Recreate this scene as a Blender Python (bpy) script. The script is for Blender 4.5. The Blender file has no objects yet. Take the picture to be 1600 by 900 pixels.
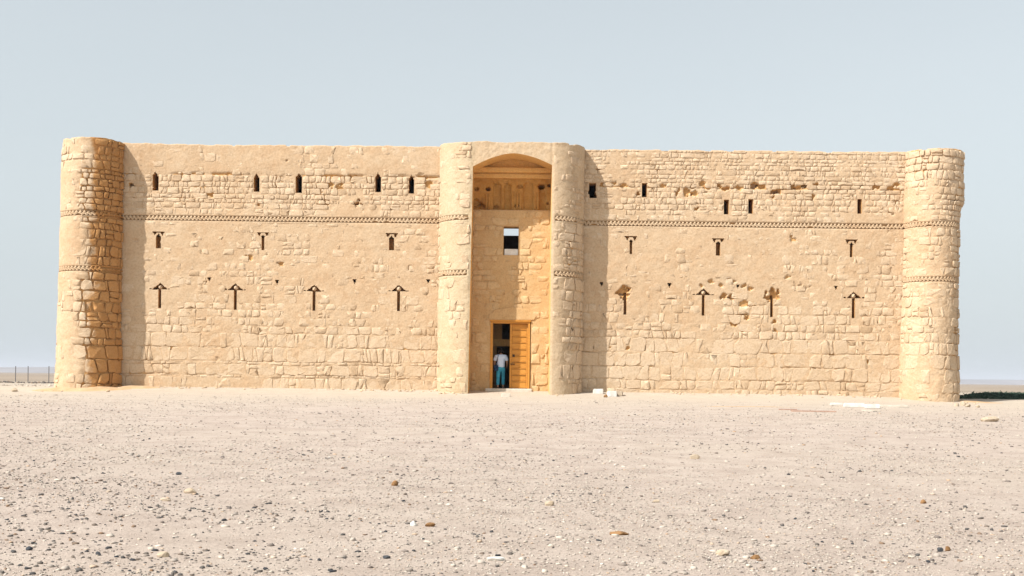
import bpy, bmesh, math, random
import numpy as np
from mathutils import Vector, Matrix, noise as mnoise

random.seed(7)
rng = np.random.default_rng(11)
SC = bpy.context.scene
COL = SC.collection
R = math.radians

# ------------------------------------------------------------------ camera
F = 1900.0          # focal length in photograph pixels (1600 wide)
D = 53.7            # camera to wall plane
EYE = 0.60          # eye above the ground line at the wall
HZ = 591.3          # horizon row under the optical axis
ROLL = 0.0122
cr, sr = math.cos(ROLL), math.sin(ROLL)
cam_d = bpy.data.cameras.new('camera')
cam_d.sensor_width = 36.0
cam_d.lens = F / 1600 * 36
cam_d.shift_y = (HZ - 450) / 1600
cam_d.clip_start = 0.1
cam_d.clip_end = 30000
cam = bpy.data.objects.new('camera', cam_d)
COL.objects.link(cam)
cam.location = (0, -D, EYE)
cam.matrix_world = Matrix.Translation((0, -D, EYE)) @ Matrix.Rotation(R(90), 4, 'X') @ Matrix.Rotation(ROLL, 4, 'Z')
SC.camera = cam

def P(px, py, y=0.0):
    """world x, z of a photograph pixel on the vertical plane at depth y"""
    du, dv = px - 800.0, HZ - py
    k = (D + y) / F
    return (du * cr - dv * sr) * k, (du * sr + dv * cr) * k + EYE

# ------------------------------------------------------------------ light
SUN_AZ = R(55)      # away from the wall's normal, from the left
SUN_EL = R(46)
travel = Vector((math.sin(SUN_AZ) * math.cos(SUN_EL), math.cos(SUN_AZ) * math.cos(SUN_EL), -math.sin(SUN_EL)))
sun_d = bpy.data.lights.new('sun', 'SUN')
sun_d.energy = 3.8
sun_d.angle = R(0.5)
sun_d.color = (1.0, 0.965, 0.91)
sun = bpy.data.objects.new('sun', sun_d)
COL.objects.link(sun)
sun.rotation_euler = travel.to_track_quat('-Z', 'Y').to_euler()
sun.location = -travel * 60

world = bpy.data.worlds.new('World')
SC.world = world
world.use_nodes = True
wn, wl = world.node_tree.nodes, world.node_tree.links
wn.clear()
sky = wn.new('ShaderNodeTexSky')
sky.sky_type = 'NISHITA'
sky.sun_disc = False
sky.sun_elevation = SUN_EL
sky.sun_rotation = math.atan2(-travel.x, -travel.y)
sky.air_density = 1.0
sky.dust_density = 1.6
sky.ozone_density = 1.0
hs = wn.new('ShaderNodeHueSaturation')
hs.inputs['Saturation'].default_value = 0.28
wb = wn.new('ShaderNodeBackground')
wb.inputs['Strength'].default_value = 0.105
wo = wn.new('ShaderNodeOutputWorld')
wl.new(sky.outputs[0], hs.inputs['Color'])
tint = wn.new('ShaderNodeMix'); tint.data_type = 'RGBA'; tint.blend_type = 'MULTIPLY'
tint.inputs[0].default_value = 1.0
tint.inputs[7].default_value = (0.955, 1.0, 0.99, 1)      # the dusty air's faint green-blue cast
wl.new(hs.outputs[0], tint.inputs[6])
# dust haze evens out the sky towards the horizon, the same in every direction
tc = wn.new('ShaderNodeTexCoord'); sx = wn.new('ShaderNodeSeparateXYZ'); wl.new(tc.outputs['Generated'], sx.inputs[0])
rz = wn.new('ShaderNodeMapRange'); wl.new(sx.outputs['Z'], rz.inputs['Value'])
rz.inputs['From Min'].default_value = 0.0; rz.inputs['From Max'].default_value = 0.42
rz.inputs['To Min'].default_value = 0.93; rz.inputs['To Max'].default_value = 0.25
sn = wn.new('ShaderNodeTexNoise'); sn.inputs['Scale'].default_value = 2.2; sn.inputs['Detail'].default_value = 4
mpn = wn.new('ShaderNodeMapping'); mpn.inputs['Scale'].default_value = (1, 1, 4); wl.new(tc.outputs['Generated'], mpn.inputs['Vector']); wl.new(mpn.outputs[0], sn.inputs['Vector'])
hzc = wn.new('ShaderNodeMix'); hzc.data_type = 'RGBA'; wl.new(sn.outputs['Fac'], hzc.inputs[0])
hzc.inputs[6].default_value = (3.05, 3.42, 3.60, 1); hzc.inputs[7].default_value = (3.45, 3.76, 3.88, 1)
hz = wn.new('ShaderNodeMix'); hz.data_type = 'RGBA'
wl.new(rz.outputs[0], hz.inputs[0]); wl.new(tint.outputs[2], hz.inputs[6]); wl.new(hzc.outputs[2], hz.inputs[7])
wl.new(hz.outputs[2], wb.inputs['Color'])
wl.new(wb.outputs[0], wo.inputs['Surface'])

SC.view_settings.view_transform = 'Standard'
SC.view_settings.look = 'None'
SC.view_settings.exposure = 0.86
SC.view_settings.gamma = 1.0
SC.render.film_transparent = False

# ------------------------------------------------------------------ numeric noise
def _hash(ix, iy, seed):
    h = (ix.astype(np.int64) * 374761393 + iy.astype(np.int64) * 668265263 + seed * 1442695041) & 0xffffffff
    h = ((h ^ (h >> 13)) * 1274126177) & 0xffffffff
    h = h ^ (h >> 16)
    return (h & 0xffffff) / float(0xffffff)

def vnoise(x, y, seed=0):
    x = np.asarray(x, float); y = np.asarray(y, float)
    ix, iy = np.floor(x), np.floor(y)
    fx, fy = x - ix, y - iy
    fx = fx * fx * (3 - 2 * fx); fy = fy * fy * (3 - 2 * fy)
    a, b = _hash(ix, iy, seed), _hash(ix + 1, iy, seed)
    c, d = _hash(ix, iy + 1, seed), _hash(ix + 1, iy + 1, seed)
    return (a * (1 - fx) + b * fx) * (1 - fy) + (c * (1 - fx) + d * fx) * fy

def fbm(x, y, seed=0, octv=4):
    s, a, t = 0.0, 1.0, 0.0
    for o in range(octv):
        s = s + a * (vnoise(x * 2 ** o + 17.3 * o, y * 2 ** o - 9.1 * o, seed + o) - 0.5)
        t += a * 0.5
        a *= 0.5
    return s / t

def sstep(a, b, x):
    t = np.clip((x - a) / (b - a), 0, 1)
    return t * t * (3 - 2 * t)

# ------------------------------------------------------------------ materials
def new_mat(name):
    m = bpy.data.materials.new(name)
    m.use_nodes = True
    nt = m.node_tree
    nt.nodes.clear()
    out = nt.nodes.new('ShaderNodeOutputMaterial')
    bs = nt.nodes.new('ShaderNodeBsdfPrincipled')
    bs.inputs['Roughness'].default_value = 0.95
    bs.inputs['Specular IOR Level'].default_value = 0.15
    nt.links.new(bs.outputs[0], out.inputs['Surface'])
    return m, nt, bs

def nd(nt, typ, **kw):
    n = nt.nodes.new(typ)
    for k, v in kw.items():
        setattr(n, k, v)
    return n

def noise_node(nt, scale, detail=4, rough=0.55, vec=None):
    n = nd(nt, 'ShaderNodeTexNoise')
    n.inputs['Scale'].default_value = scale
    n.inputs['Detail'].default_value = detail
    n.inputs['Roughness'].default_value = rough
    if vec is not None:
        nt.links.new(vec, n.inputs['Vector'])
    return n.outputs['Fac']

def ramp(nt, fac, stops):
    r = nd(nt, 'ShaderNodeValToRGB')
    e = r.color_ramp.elements
    while len(e) > 1:
        e.remove(e[-1])
    e[0].position, e[0].color = stops[0][0], (*stops[0][1], 1)
    for p, c in stops[1:]:
        q = e.new(p); q.color = (*c, 1)
    nt.links.new(fac, r.inputs['Fac'])
    return r.outputs['Color']

def mixc(nt, fac, a, b, mode='MIX'):
    m = nd(nt, 'ShaderNodeMix', data_type='RGBA', blend_type=mode)
    for sock, v in (('Factor', fac), ('A', a), ('B', b)):
        s = [i for i in m.inputs if i.name == sock and i.enabled and (i.type == 'RGBA' or sock == 'Factor')][0]
        if isinstance(v, (int, float)):
            s.default_value = v
        elif isinstance(v, tuple):
            s.default_value = (*v, 1)
        else:
            nt.links.new(v, s)
    return [o for o in m.outputs if o.type == 'RGBA'][0]

def bump(nt, bs, h, strength, dist):
    b = nd(nt, 'ShaderNodeBump')
    b.inputs['Strength'].default_value = strength
    b.inputs['Distance'].default_value = dist
    nt.links.new(h, b.inputs['Height'])
    nt.links.new(b.outputs[0], bs.inputs['Normal'])

def geo_pos(nt):
    return nd(nt, 'ShaderNodeNewGeometry').outputs['Position']

def masonry_mat(name, stops, island=0.0, bump_s=0.5):
    m, nt, bs = new_mat(name)
    g = nd(nt, 'ShaderNodeNewGeometry')
    pos = g.outputs['Position']
    big = noise_node(nt, 0.35, 5, 0.6, pos)
    mid = noise_node(nt, 2.6, 5, 0.65, pos)
    fine = noise_node(nt, 14, 4, 0.6, pos)
    ad = nd(nt, 'ShaderNodeMath', operation='MULTIPLY_ADD')
    nt.links.new(mid, ad.inputs[0]); ad.inputs[1].default_value = 0.5
    ml = nd(nt, 'ShaderNodeMath', operation='MULTIPLY'); nt.links.new(big, ml.inputs[0]); ml.inputs[1].default_value = 0.5
    nt.links.new(ml.outputs[0], ad.inputs[2])
    col = ramp(nt, ad.outputs[0], stops)
    sp = ramp(nt, fine, [(0.3, (0.80, 0.77, 0.72)), (0.55, (1, 1, 1)), (0.8, (1.06, 1.05, 1.03))])
    col = mixc(nt, 0.8, col, sp, 'MULTIPLY')
    if island:
        isl = ramp(nt, g.outputs['Random Per Island'], [(0, (0.86, 0.80, 0.72)), (0.3, (1.0, 0.98, 0.95)), (0.7, (1.04, 1.03, 1.0)), (1, (1.08, 1.08, 1.06))])
        col = mixc(nt, island, col, isl, 'MULTIPLY')
    nt.links.new(col, bs.inputs['Base Color'])
    bm_ = noise_node(nt, 9, 6, 0.7, pos)
    bump(nt, bs, bm_, bump_s, 0.05)
    return m

M = {}
M['plaster'] = masonry_mat('old_lime_plaster', [(0.30, (0.485, 0.317, 0.185)), (0.5, (0.530, 0.382, 0.245)), (0.7, (0.560, 0.431, 0.296))])
M['gate_clay'] = masonry_mat('gate_clay_plaster', [(0.30, (0.500, 0.308, 0.139)), (0.5, (0.550, 0.366, 0.185)), (0.7, (0.580, 0.414, 0.231))])
M['gate_stone'] = masonry_mat('gate_limestone', [(0.30, (0.520, 0.346, 0.176)), (0.5, (0.570, 0.404, 0.227)), (0.7, (0.600, 0.443, 0.268))], island=0.9)
M['stone'] = masonry_mat('limestone', [(0.30, (0.500, 0.361, 0.231)), (0.5, (0.550, 0.418, 0.291)), (0.7, (0.580, 0.462, 0.342))], island=0.9)
M['pale'] = masonry_mat('pale_gate_plaster', [(0.30, (0.475, 0.332, 0.199)), (0.5, (0.535, 0.399, 0.261)), (0.7, (0.570, 0.447, 0.310))], island=0.0)
def limewash_left(m):
    # worn yellowish limewash left on the west flank of the gate bay only
    nt = m.node_tree
    bs = [n for n in nt.nodes if n.type == 'BSDF_PRINCIPLED'][0]
    src = bs.inputs['Base Color'].links[0].from_socket
    pos = geo_pos(nt)
    sep = nd(nt, 'ShaderNodeSeparateXYZ'); nt.links.new(pos, sep.inputs[0])
    mr = nd(nt, 'ShaderNodeMapRange'); nt.links.new(sep.outputs['X'], mr.inputs['Value'])
    mr.inputs['From Min'].default_value = P(735, 440, -1.45)[0] - 0.05; mr.inputs['From Max'].default_value = P(735, 440, -1.45)[0] + 0.25
    col = mixc(nt, mr.outputs[0], (0.93, 0.97, 0.97), (1, 1, 1))
    nt.links.new(mixc(nt, 1.0, src, col, 'MULTIPLY'), bs.inputs['Base Color'])
limewash_left(M['pale'])
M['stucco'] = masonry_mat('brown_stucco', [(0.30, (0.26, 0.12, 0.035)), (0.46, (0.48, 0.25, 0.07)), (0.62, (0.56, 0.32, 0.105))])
M['arch'] = masonry_mat('arch_plaster', [(0.30, (0.66, 0.385, 0.125)), (0.6, (0.74, 0.465, 0.185))])
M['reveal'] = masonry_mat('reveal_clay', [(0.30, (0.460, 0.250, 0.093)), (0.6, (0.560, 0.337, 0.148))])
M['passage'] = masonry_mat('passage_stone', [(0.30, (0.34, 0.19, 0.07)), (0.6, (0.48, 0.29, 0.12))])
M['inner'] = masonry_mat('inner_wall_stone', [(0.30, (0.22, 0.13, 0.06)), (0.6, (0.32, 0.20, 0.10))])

def stain_shaded(m_src, name):
    """the same masonry with the rusty mud stain, deepened to paint in shade, on the east half of the left corner tower"""
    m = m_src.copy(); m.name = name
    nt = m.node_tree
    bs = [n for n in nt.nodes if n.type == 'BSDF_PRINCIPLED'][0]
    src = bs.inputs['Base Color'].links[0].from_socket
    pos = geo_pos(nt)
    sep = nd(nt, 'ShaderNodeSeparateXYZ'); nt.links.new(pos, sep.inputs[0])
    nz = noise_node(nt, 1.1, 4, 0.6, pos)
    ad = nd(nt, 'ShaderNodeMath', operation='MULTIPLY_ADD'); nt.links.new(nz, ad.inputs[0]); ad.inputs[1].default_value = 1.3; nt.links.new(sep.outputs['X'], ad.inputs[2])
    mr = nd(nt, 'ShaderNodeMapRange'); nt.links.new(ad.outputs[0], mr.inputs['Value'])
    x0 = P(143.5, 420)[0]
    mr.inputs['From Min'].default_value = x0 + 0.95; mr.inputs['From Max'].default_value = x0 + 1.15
    col = mixc(nt, mr.outputs[0], (1, 1, 1), (0.80, 0.56, 0.32))  # mud stain tone, made stronger to put the tower's shade into the colour
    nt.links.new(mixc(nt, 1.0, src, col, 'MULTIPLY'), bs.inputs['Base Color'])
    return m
M['plaster_stain_shade'] = stain_shaded(M['plaster'], 'stain_shaded_plaster')
M['stone_stain_shade'] = stain_shaded(M['stone'], 'stain_shaded_limestone')

def simple_mat(name, c1, c2, scale=8, rough=0.9, bs_=0.3, dist=0.01, spec=0.15):
    m, nt, bs = new_mat(name)
    g = geo_pos(nt)
    f = noise_node(nt, scale, 5, 0.6, g)
    nt.links.new(ramp(nt, f, [(0.35, c1), (0.65, c2)]), bs.inputs['Base Color'])
    bs.inputs['Roughness'].default_value = rough
    bs.inputs['Specular IOR Level'].default_value = spec
    bump(nt, bs, f, bs_, dist)
    return m

def wood_mat():
    m, nt, bs = new_mat('varnished_wood')
    mp = nd(nt, 'ShaderNodeMapping')
    mp.inputs['Scale'].default_value = (3, 3, 30)
    nt.links.new(geo_pos(nt), mp.inputs['Vector'])
    f = noise_node(nt, 1.5, 5, 0.6, mp.outputs[0])
    nt.links.new(ramp(nt, f, [(0.3, (0.45, 0.195, 0.035)), (0.7, (0.63, 0.31, 0.068))]), bs.inputs['Base Color'])
    bs.inputs['Roughness'].default_value = 0.55
    bump(nt, bs, f, 0.3, 0.01)
    return m
M['wood'] = wood_mat()
M['metal'] = simple_mat('dark_iron', (0.02, 0.017, 0.015), (0.05, 0.035, 0.025), 20, 0.5)
M['post'] = simple_mat('fence_metal', (0.10, 0.10, 0.11), (0.16, 0.15, 0.15), 20, 0.6)
M['skin'] = simple_mat('skin', (0.36, 0.20, 0.13), (0.42, 0.25, 0.17), 20, 0.6)
M['shirt'] = simple_mat('pale_blue_cotton', (0.62, 0.73, 0.90), (0.72, 0.82, 0.96), 5, 0.9, 0.5, 0.02)
M['jeans'] = simple_mat('teal_denim', (0.03, 0.23, 0.36), (0.07, 0.38, 0.52), 7, 0.9, 0.5, 0.02)
M['hair'] = simple_mat('dark_hair', (0.012, 0.009, 0.008), (0.03, 0.02, 0.015), 60, 0.7)
M['shoe'] = simple_mat('dark_leather', (0.03, 0.022, 0.02), (0.05, 0.04, 0.03), 20, 0.5)
M['bag'] = simple_mat('navy_canvas', (0.012, 0.03, 0.075), (0.02, 0.05, 0.12), 20, 0.8)
M['white'] = simple_mat('whitewashed_stone', (0.60, 0.57, 0.52), (0.74, 0.71, 0.66), 6, 0.9)
M['slab'] = simple_mat('pale_limestone_slab', (0.50, 0.44, 0.36), (0.60, 0.55, 0.47), 4, 0.9, 0.5, 0.03)
M['plank'] = simple_mat('weathered_plank', (0.33, 0.21, 0.16), (0.45, 0.30, 0.23), 6, 0.9)
M['rock_tan'] = simple_mat('tan_rock', (0.36, 0.28, 0.195), (0.50, 0.41, 0.31), 14, 0.95, 0.8, 0.02)
M['rock_brown'] = simple_mat('brown_rock', (0.16, 0.085, 0.035), (0.30, 0.17, 0.08), 14, 0.95, 0.8, 0.02)
M['rock_dark'] = simple_mat('dark_flint', (0.035, 0.04, 0.05), (0.10, 0.10, 0.10), 14, 0.8, 0.8, 0.02)
M['rock_white'] = simple_mat('white_rock', (0.60, 0.58, 0.53), (0.78, 0.76, 0.71), 14, 0.95, 0.8, 0.02)
M['sand'] = simple_mat('orange_sand', (0.42, 0.27, 0.15), (0.50, 0.35, 0.215), 3, 0.97, 0.6, 0.03)

# ------------------------------------------------------------------ object helpers
def link(name, me, mat=None, parent=None, **props):
    o = bpy.data.objects.new(name, me)
    COL.objects.link(o)
    if mat is not None and me is not None and not me.materials:
        me.materials.append(mat)
    if parent is not None:
        o.parent = parent
    for k, v in props.items():
        o[k] = v
    return o

def thing(name, label, cat, loc=(0, 0, 0), group=None, rotz=0):
    o = bpy.data.objects.new(name, None)
    o.empty_display_size = 0.3
    COL.objects.link(o)
    o.location = loc
    o.rotation_euler.z = rotz
    o['label'] = label; o['category'] = cat
    if group:
        o['group'] = group
    return o

def np_mesh(name, V, Q, tri=False, smooth=False):
    """fast mesh from a vertex array and a quad or triangle index array"""
    n = 3 if tri else 4
    V = np.asarray(V, np.float32); Q = np.asarray(Q, np.int32)
    me = bpy.data.meshes.new(name)
    me.vertices.add(len(V)); me.vertices.foreach_set('co', V.ravel())
    me.loops.add(Q.size); me.loops.foreach_set('vertex_index', Q.ravel())
    me.polygons.add(len(Q))
    me.polygons.foreach_set('loop_start', np.arange(0, Q.size, n, dtype=np.int32))
    if smooth:
        me.polygons.foreach_set('use_smooth', np.ones(len(Q), bool))
    me.update(calc_edges=True)
    me.validate()
    return me

def poly_mesh(name, V, Fs):
    me = bpy.data.meshes.new(name)
    me.from_pydata([tuple(v) for v in V], [], [tuple(f) for f in Fs])
    me.update()
    return me

def box_data(x0, x1, y0, y1, z0, z1):
    V = [(x, y, z) for x in (x0, x1) for y in (y0, y1) for z in (z0, z1)]
    Fs = [(0, 1, 3, 2), (4, 6, 7, 5), (0, 4, 5, 1), (2, 3, 7, 6), (0, 2, 6, 4), (1, 5, 7, 3)]
    return V, Fs

def box(name, x0, x1, y0, y1, z0, z1, mat, parent=None, bevel=0.0, jit=0.0, cuts=0, **props):
    bm = bmesh.new()
    V, Fs = box_data(x0, x1, y0, y1, z0, z1)
    vs = [bm.verts.new(v) for v in V]
    for f in Fs:
        bm.faces.new([vs[i] for i in f])
    bmesh.ops.recalc_face_normals(bm, faces=bm.faces)
    if bevel:
        bmesh.ops.bevel(bm, geom=list(bm.edges), offset=bevel, segments=2, profile=0.6, affect='EDGES')
    if cuts:
        bmesh.ops.subdivide_edges(bm, edges=list(bm.edges), cuts=cuts, use_grid_fill=True)
    if jit:
        for v in bm.verts:
            n = mnoise.noise_vector(v.co * 3.1 + Vector((x0, y0, z0)))
            v.co += n * jit
    me = bpy.data.meshes.new(name)
    bm.to_mesh(me); bm.free()
    return link(name, me, mat, parent, **props)

# ------------------------------------------------------------------ terrain height
def gh(x, y):
    """height of the ground; y is depth behind the wall plane (camera at -D)"""
    x = np.asarray(x, float); y = np.asarray(y, float)
    d = -y
    front = np.interp(d, [-6, 0, 0.8, 2.0, 10, 25, 53.7, 80], [0.0, 0.05, -0.02, -0.12, -0.26, -0.52, -1.0, -1.25])
    side = -0.13 * sstep(13, 19.5, x) - 0.10 * sstep(-15, -21, x)
    h = front + side * sstep(12, 2, d)
    far = -0.30 + 0.0 * x
    t = sstep(3, 34, y)
    h = h * (1 - t) + far * t
    w = sstep(0.5, 3, np.abs(d)) * sstep(400, 80, np.hypot(x, y))
    h = h + 0.045 * fbm(x * 0.22, y * 0.22, 5, 3) * w + 0.012 * fbm(x * 1.7, y * 1.7, 9, 3) * w
    # hollow beside the right corner tower
    h = h - 0.10 * np.exp(-(((x - 21.2) / 1.5) ** 2 + ((y - 0.2) / 1.6) ** 2))
    h = h + 0.17 * sstep(19, 23, x) * sstep(60, 34, x) * sstep(4, 12, y) * sstep(60, 34, y)
    # far plain rises and falls very gently
    h = h + sstep(150, 900, y) * 0.5 * fbm(x * 0.004, y * 0.0015, 31, 2)
    return h

# ------------------------------------------------------------------ fortress
XL, _ = P(143.5, 420); XR, _ = P(1453, 430)
TR = 1.30
TOP = 10.78
fort = thing('desert_fortress', 'square ochre stone fortress with round corner towers and an arched gate bay', 'fortress')

ZS1 = 7.50     # upper dog tooth course
ZS2 = 5.12     # lower one, on towers only
BAND = 0.122

XJL, _ = P(735, 440, -1.45); XJR, _ = P(860.5, 440, -1.45)
QR = 1.45

def map_wall(S, Z, H):
    return S, -H, Z

def map_tower(cx, cy, lean=0.0, flare=None):
    def f(S, Z, H):
        th = S / TR
        r = TR + 0.10 * np.clip((TOP - Z) / TOP, 0, 1.1) + H + 0.07 * fbm(S * 0.45 + cx, Z * 0.55, 141, 3)
        if flare is not None:
            r = r + flare(th, Z)
        return cx + r * np.cos(th) + lean * (Z - 5), cy + r * np.sin(th), Z
    return f

def flare_right(th, Z):
    # the right tower bulges again above its broken course
    return -0.14 + 0.14 * sstep(8.2, 8.6, Z) * sstep(-1.2, -0.3, th)

# gate path: left quarter round, straight front over the arch, right quarter round
LQ = QR * math.pi / 2
LF = XJR - XJL
def map_gate(S, Z, H):
    S, Z, H = np.broadcast_arrays(S, Z, H)
    x = np.empty(S.shape); y = np.empty(S.shape)
    a = S < LQ
    th = math.pi + S / QR
    r = QR + H
    xa = XJL + r * np.cos(th); ya = r * np.sin(th)
    b = S > LQ + LF
    th2 = 1.5 * math.pi + (S - LQ - LF) / QR
    xb = XJR + r * np.cos(th2); yb = r * np.sin(th2)
    x = np.where(a, xa, np.where(b, xb, XJL + (S - LQ))); y = np.where(a, ya, np.where(b, yb, -QR - H))
    # the jamb leans a little
    x = x + 0.010 * (Z - 5) * np.exp(-((S - LQ) / 1.5) ** 2)
    return x, y, Z

def lines(a, b, step, extra=()):
    base = np.arange(a, b + step * 0.5, step)
    base[-1] = b
    for e in extra:
        if a < e < b:
            k = np.argmin(np.abs(base - e))
            if 0 < k < len(base) - 1:
                base[k] = e
    return np.unique(base)

def skin(name, mapf, s, z, hfun, openings, mat, parent, cap=None, warp=None, cut_names=None, outward=1, **props):
    S, Z = np.meshgrid(s, z)                       # rows are z
    if warp is not None:
        Z = warp(S, Z)
    H = hfun(S, Z)
    ns, nz = len(s), len(z)
    X, Y, W = mapf(S, Z, H)
    V = np.stack([X, Y, W], -1).reshape(-1, 3)
    idx = np.arange(ns * nz).reshape(nz, ns)
    Sc = (S[:-1, :-1] + S[1:, 1:] + S[:-1, 1:] + S[1:, :-1]) / 4
    Zc = (Z[:-1, :-1] + Z[1:, 1:] + Z[:-1, 1:] + Z[1:, :-1]) / 4
    own = np.full(Sc.shape, -1)
    for k, op in enumerate(openings):
        own[op['test'](Sc, Zc)] = k
    keep = own < 0
    q = np.stack([idx[:-1, :-1], idx[:-1, 1:], idx[1:, 1:], idx[1:, :-1]], -1)
    Q = q[keep]
    if cap is not None:
        top = idx[-1]
        Hc = np.full(ns, -cap)
        xc, yc, zc = mapf(S[-1], Z[-1] - 0.02, Hc)
        base = len(V)
        V = np.vstack([V, np.stack([xc, yc, zc], -1)])
        c = base + np.arange(ns)
        Q = np.vstack([Q, np.stack([top[:-1], top[1:], c[1:], c[:-1]], -1)])
    me = np_mesh(name, V, Q)
    o = link(name, me, mat, parent, **props)
    Hm = ((H[:-1, :-1] + H[1:, 1:] + H[:-1, 1:] + H[1:, :-1]) / 4)[keep]
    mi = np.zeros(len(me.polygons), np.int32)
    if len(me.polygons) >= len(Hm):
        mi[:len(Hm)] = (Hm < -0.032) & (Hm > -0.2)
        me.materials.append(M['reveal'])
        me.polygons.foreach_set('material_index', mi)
    # reveals: one object per opening, running back from the cut edge
    for k, op in enumerate(openings):
        m = own == k
        if not m.any() or op.get('noreveal'):
            continue
        VV, QQ = [], []
        def edge(i0, i1):
            a = V[i0]; b = V[i1]
            sa, za = S.ravel()[i0], Z.ravel()[i0]; sb, zb = S.ravel()[i1], Z.ravel()[i1]
            dd = -op['depth']
            if op.get('straight') is not None:
                pa = (a[0] + op.get('splay', 0) * 0, op['straight'], a[2]); pb = (b[0], op['straight'], b[2])
            else:
                pa = mapf(np.array(sa), np.array(za), np.array(dd)); pb = mapf(np.array(sb), np.array(zb), np.array(dd))
            n = len(VV)
            VV.extend([tuple(a), tuple(b), tuple(float(t) for t in pb), tuple(float(t) for t in pa)])
            QQ.append((n, n + 1, n + 2, n + 3))
        js, is_ = np.nonzero(m)
        for j, i in zip(js, is_):
            if j == 0 or own[j - 1, i] != k:
                if j > 0: edge(idx[j, i], idx[j, i + 1])
            if j == nz - 2 or own[j + 1, i] != k:
                edge(idx[j + 1, i], idx[j + 1, i + 1])
            if i == 0 or own[j, i - 1] != k:
                edge(idx[j, i], idx[j + 1, i])
            if i == ns - 2 or own[j, i + 1] != k:
                edge(idx[j, i + 1], idx[j + 1, i + 1])
        rm = poly_mesh(op['name'], VV, QQ)
        link(op['name'], rm, op.get('mat', M['reveal']), o)
        if op.get('blind'):
            aV = np.array(VV)
            box('backing', aV[:, 0].min() - .01, aV[:, 0].max() + .01, op['depth'] - .01, op['depth'] + .05, aV[:, 2].min() - .01, aV[:, 2].max() + .01, M['reveal'], o)
    return o

# ---- openings, given by photograph pixels on the wall plane
def tri_up(S, Z, x0, x1, zb, zt):
    t = np.clip((Z - zb) / max(zt - zb, 1e-6), 0, 1)
    c = (x0 + x1) / 2
    return (Z >= zb) & (Z <= zt) & (np.abs(S - c) <= (x1 - x0) / 2 * (1 - t))

def tri_dn(S, Z, x0, x1, zb, zt):
    t = np.clip((zt - Z) / max(zt - zb, 1e-6), 0, 1)
    c = (x0 + x1) / 2
    return (Z >= zb) & (Z <= zt) & (np.abs(S - c) <= (x1 - x0) / 2 * (1 - t))

def rect(S, Z, x0, x1, zb, zt):
    return (S > x0) & (S < x1) & (Z > zb) & (Z < zt)

PXM = D / F     # metres per photograph pixel on the wall
extra_s, extra_z = [], []
ops_left, ops_right = [], []
stone_gaps = []      # rectangles kept free of stones (x0,x1,z0,z1)

def arrow_slit(px, ytop, ybot, dst, broken=False, w=4.6):
    x, zt = P(px, ytop); _, zb = P(px, ybot)
    zs = zt - 9 * PXM
    hw = w / 2 * PXM
    a = PXM
    jit = rng.uniform(-.4, .4)
    def test(S, Z, x=x, zt=zt, zb=zb, zs=zs):
        S = S + 0.022 * fbm(Z * 5 + px, S * 3, 43, 3) + 0.012 * jit * (Z - zs)
        Z = Z + 0.012 * fbm(S * 6 + px, Z * 2, 44, 2)
        m = rect(S, Z, x - hw, x + hw, zb, zs)
        if broken:
            r = np.hypot((S - x) / (8.5 * a), (Z - zt + 5 * a) / (7 * a)) + 0.5 * (vnoise(S * 9, Z * 9, 3) - 0.5)
            return m
        for sgn in (-1, 1):
            # right triangles either side of the middle stone, sloping away
            u = (S - x) * sgn
            m |= (Z >= zs - 0.3 * a) & (u >= 0) & (u < 12 * a) & (Z < zs + (12 * a - u) * 0.86)
            m |= (np.abs(u - 14.5 * a) < 1.8 * a) & (np.abs(Z - zs - 0.8 * a) < 0.9 * a)
        pass
        return m
    dst.append(dict(name='arrow_slit', test=test, depth=0.42, blind=True))
    extra_s.extend([x - hw, x + hw]); extra_z.extend([zs, zb])
    stone_gaps.append((x - 0.45, x + 0.45, zs - 0.05, zt + 0.12)); stone_gaps.append((x - 0.12, x + 0.12, zb - 0.03, zs))
    return x, zs, zt

def hat_slit(px, ytop, ybot, w, dst, deep=True):
    x, zt = P(px, ytop); _, zb = P(px, ybot)
    a = PXM
    hw = w / 2 * a
    def test_hat(S, Z):
        m = rect(S, Z, x - 8.5 * a, x + 8.5 * a, zt - 1.0 * a, zt + 0.6 * a)
        m |= tri_dn(S, Z, x - 10 * a, x - 1.8 * a, zt - 6.5 * a, zt + .6 * a)
        m |= tri_dn(S, Z, x + 1.8 * a, x + 10 * a, zt - 6.5 * a, zt + .6 * a)
        m |= tri_up(S, Z, x - 3.6 * a, x + 3.6 * a, zt - 7.5 * a, zt - 3.2 * a)
        return m
    def test_slot(S, Z):
        S = S + 0.022 * fbm(Z * 5 + px, S * 3, 45, 3)
        return rect(S, Z, x - hw, x + hw, zb, zt - 7.5 * a)
    dst.append(dict(name='vent_hood', test=test_hat, depth=0.25, blind=True))
    dst.append(dict(name='arrow_slit', test=test_slot, depth=0.30 if w < 6 else 0.42, blind=True))
    extra_s.extend([x - hw, x + hw]); extra_z.extend([zb, zt - 7.5 * a, zt])
    stone_gaps.append((x - 0.28, x + 0.28, zt - 0.24, zt + 0.05)); stone_gaps.append((x - hw - 0.02, x + hw + 0.02, zb - 0.03, zt - 0.2))
    return x, zb, zt

def window_px(px, ytop, ybot, w, dst, pointed, ragged=False):
    x, zt = P(px, ytop); _, zb = P(px, ybot)
    a = PXM; hw = w / 2 * a
    zsh = zt - (7 * a if pointed else 0)
    def test(S, Z):
        S2 = S + (0.06 if ragged else 0.028) * fbm(Z * 7 + px, S * 2, 41, 3)
        m = rect(S2, Z, x - hw, x + hw, zb, zsh + 0.001)
        if pointed:
            m |= tri_up(S2, Z, x - hw, x + hw, zsh, zt)
        return m
    dst.append(dict(name='window', test=test, depth=0.85))
    extra_s.extend([x - hw, x + hw]); extra_z.extend([zb, zsh])
    stone_gaps.append((x - hw - 0.02, x + hw + 0.02, zb - 0.03, zt + 0.03))

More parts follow.
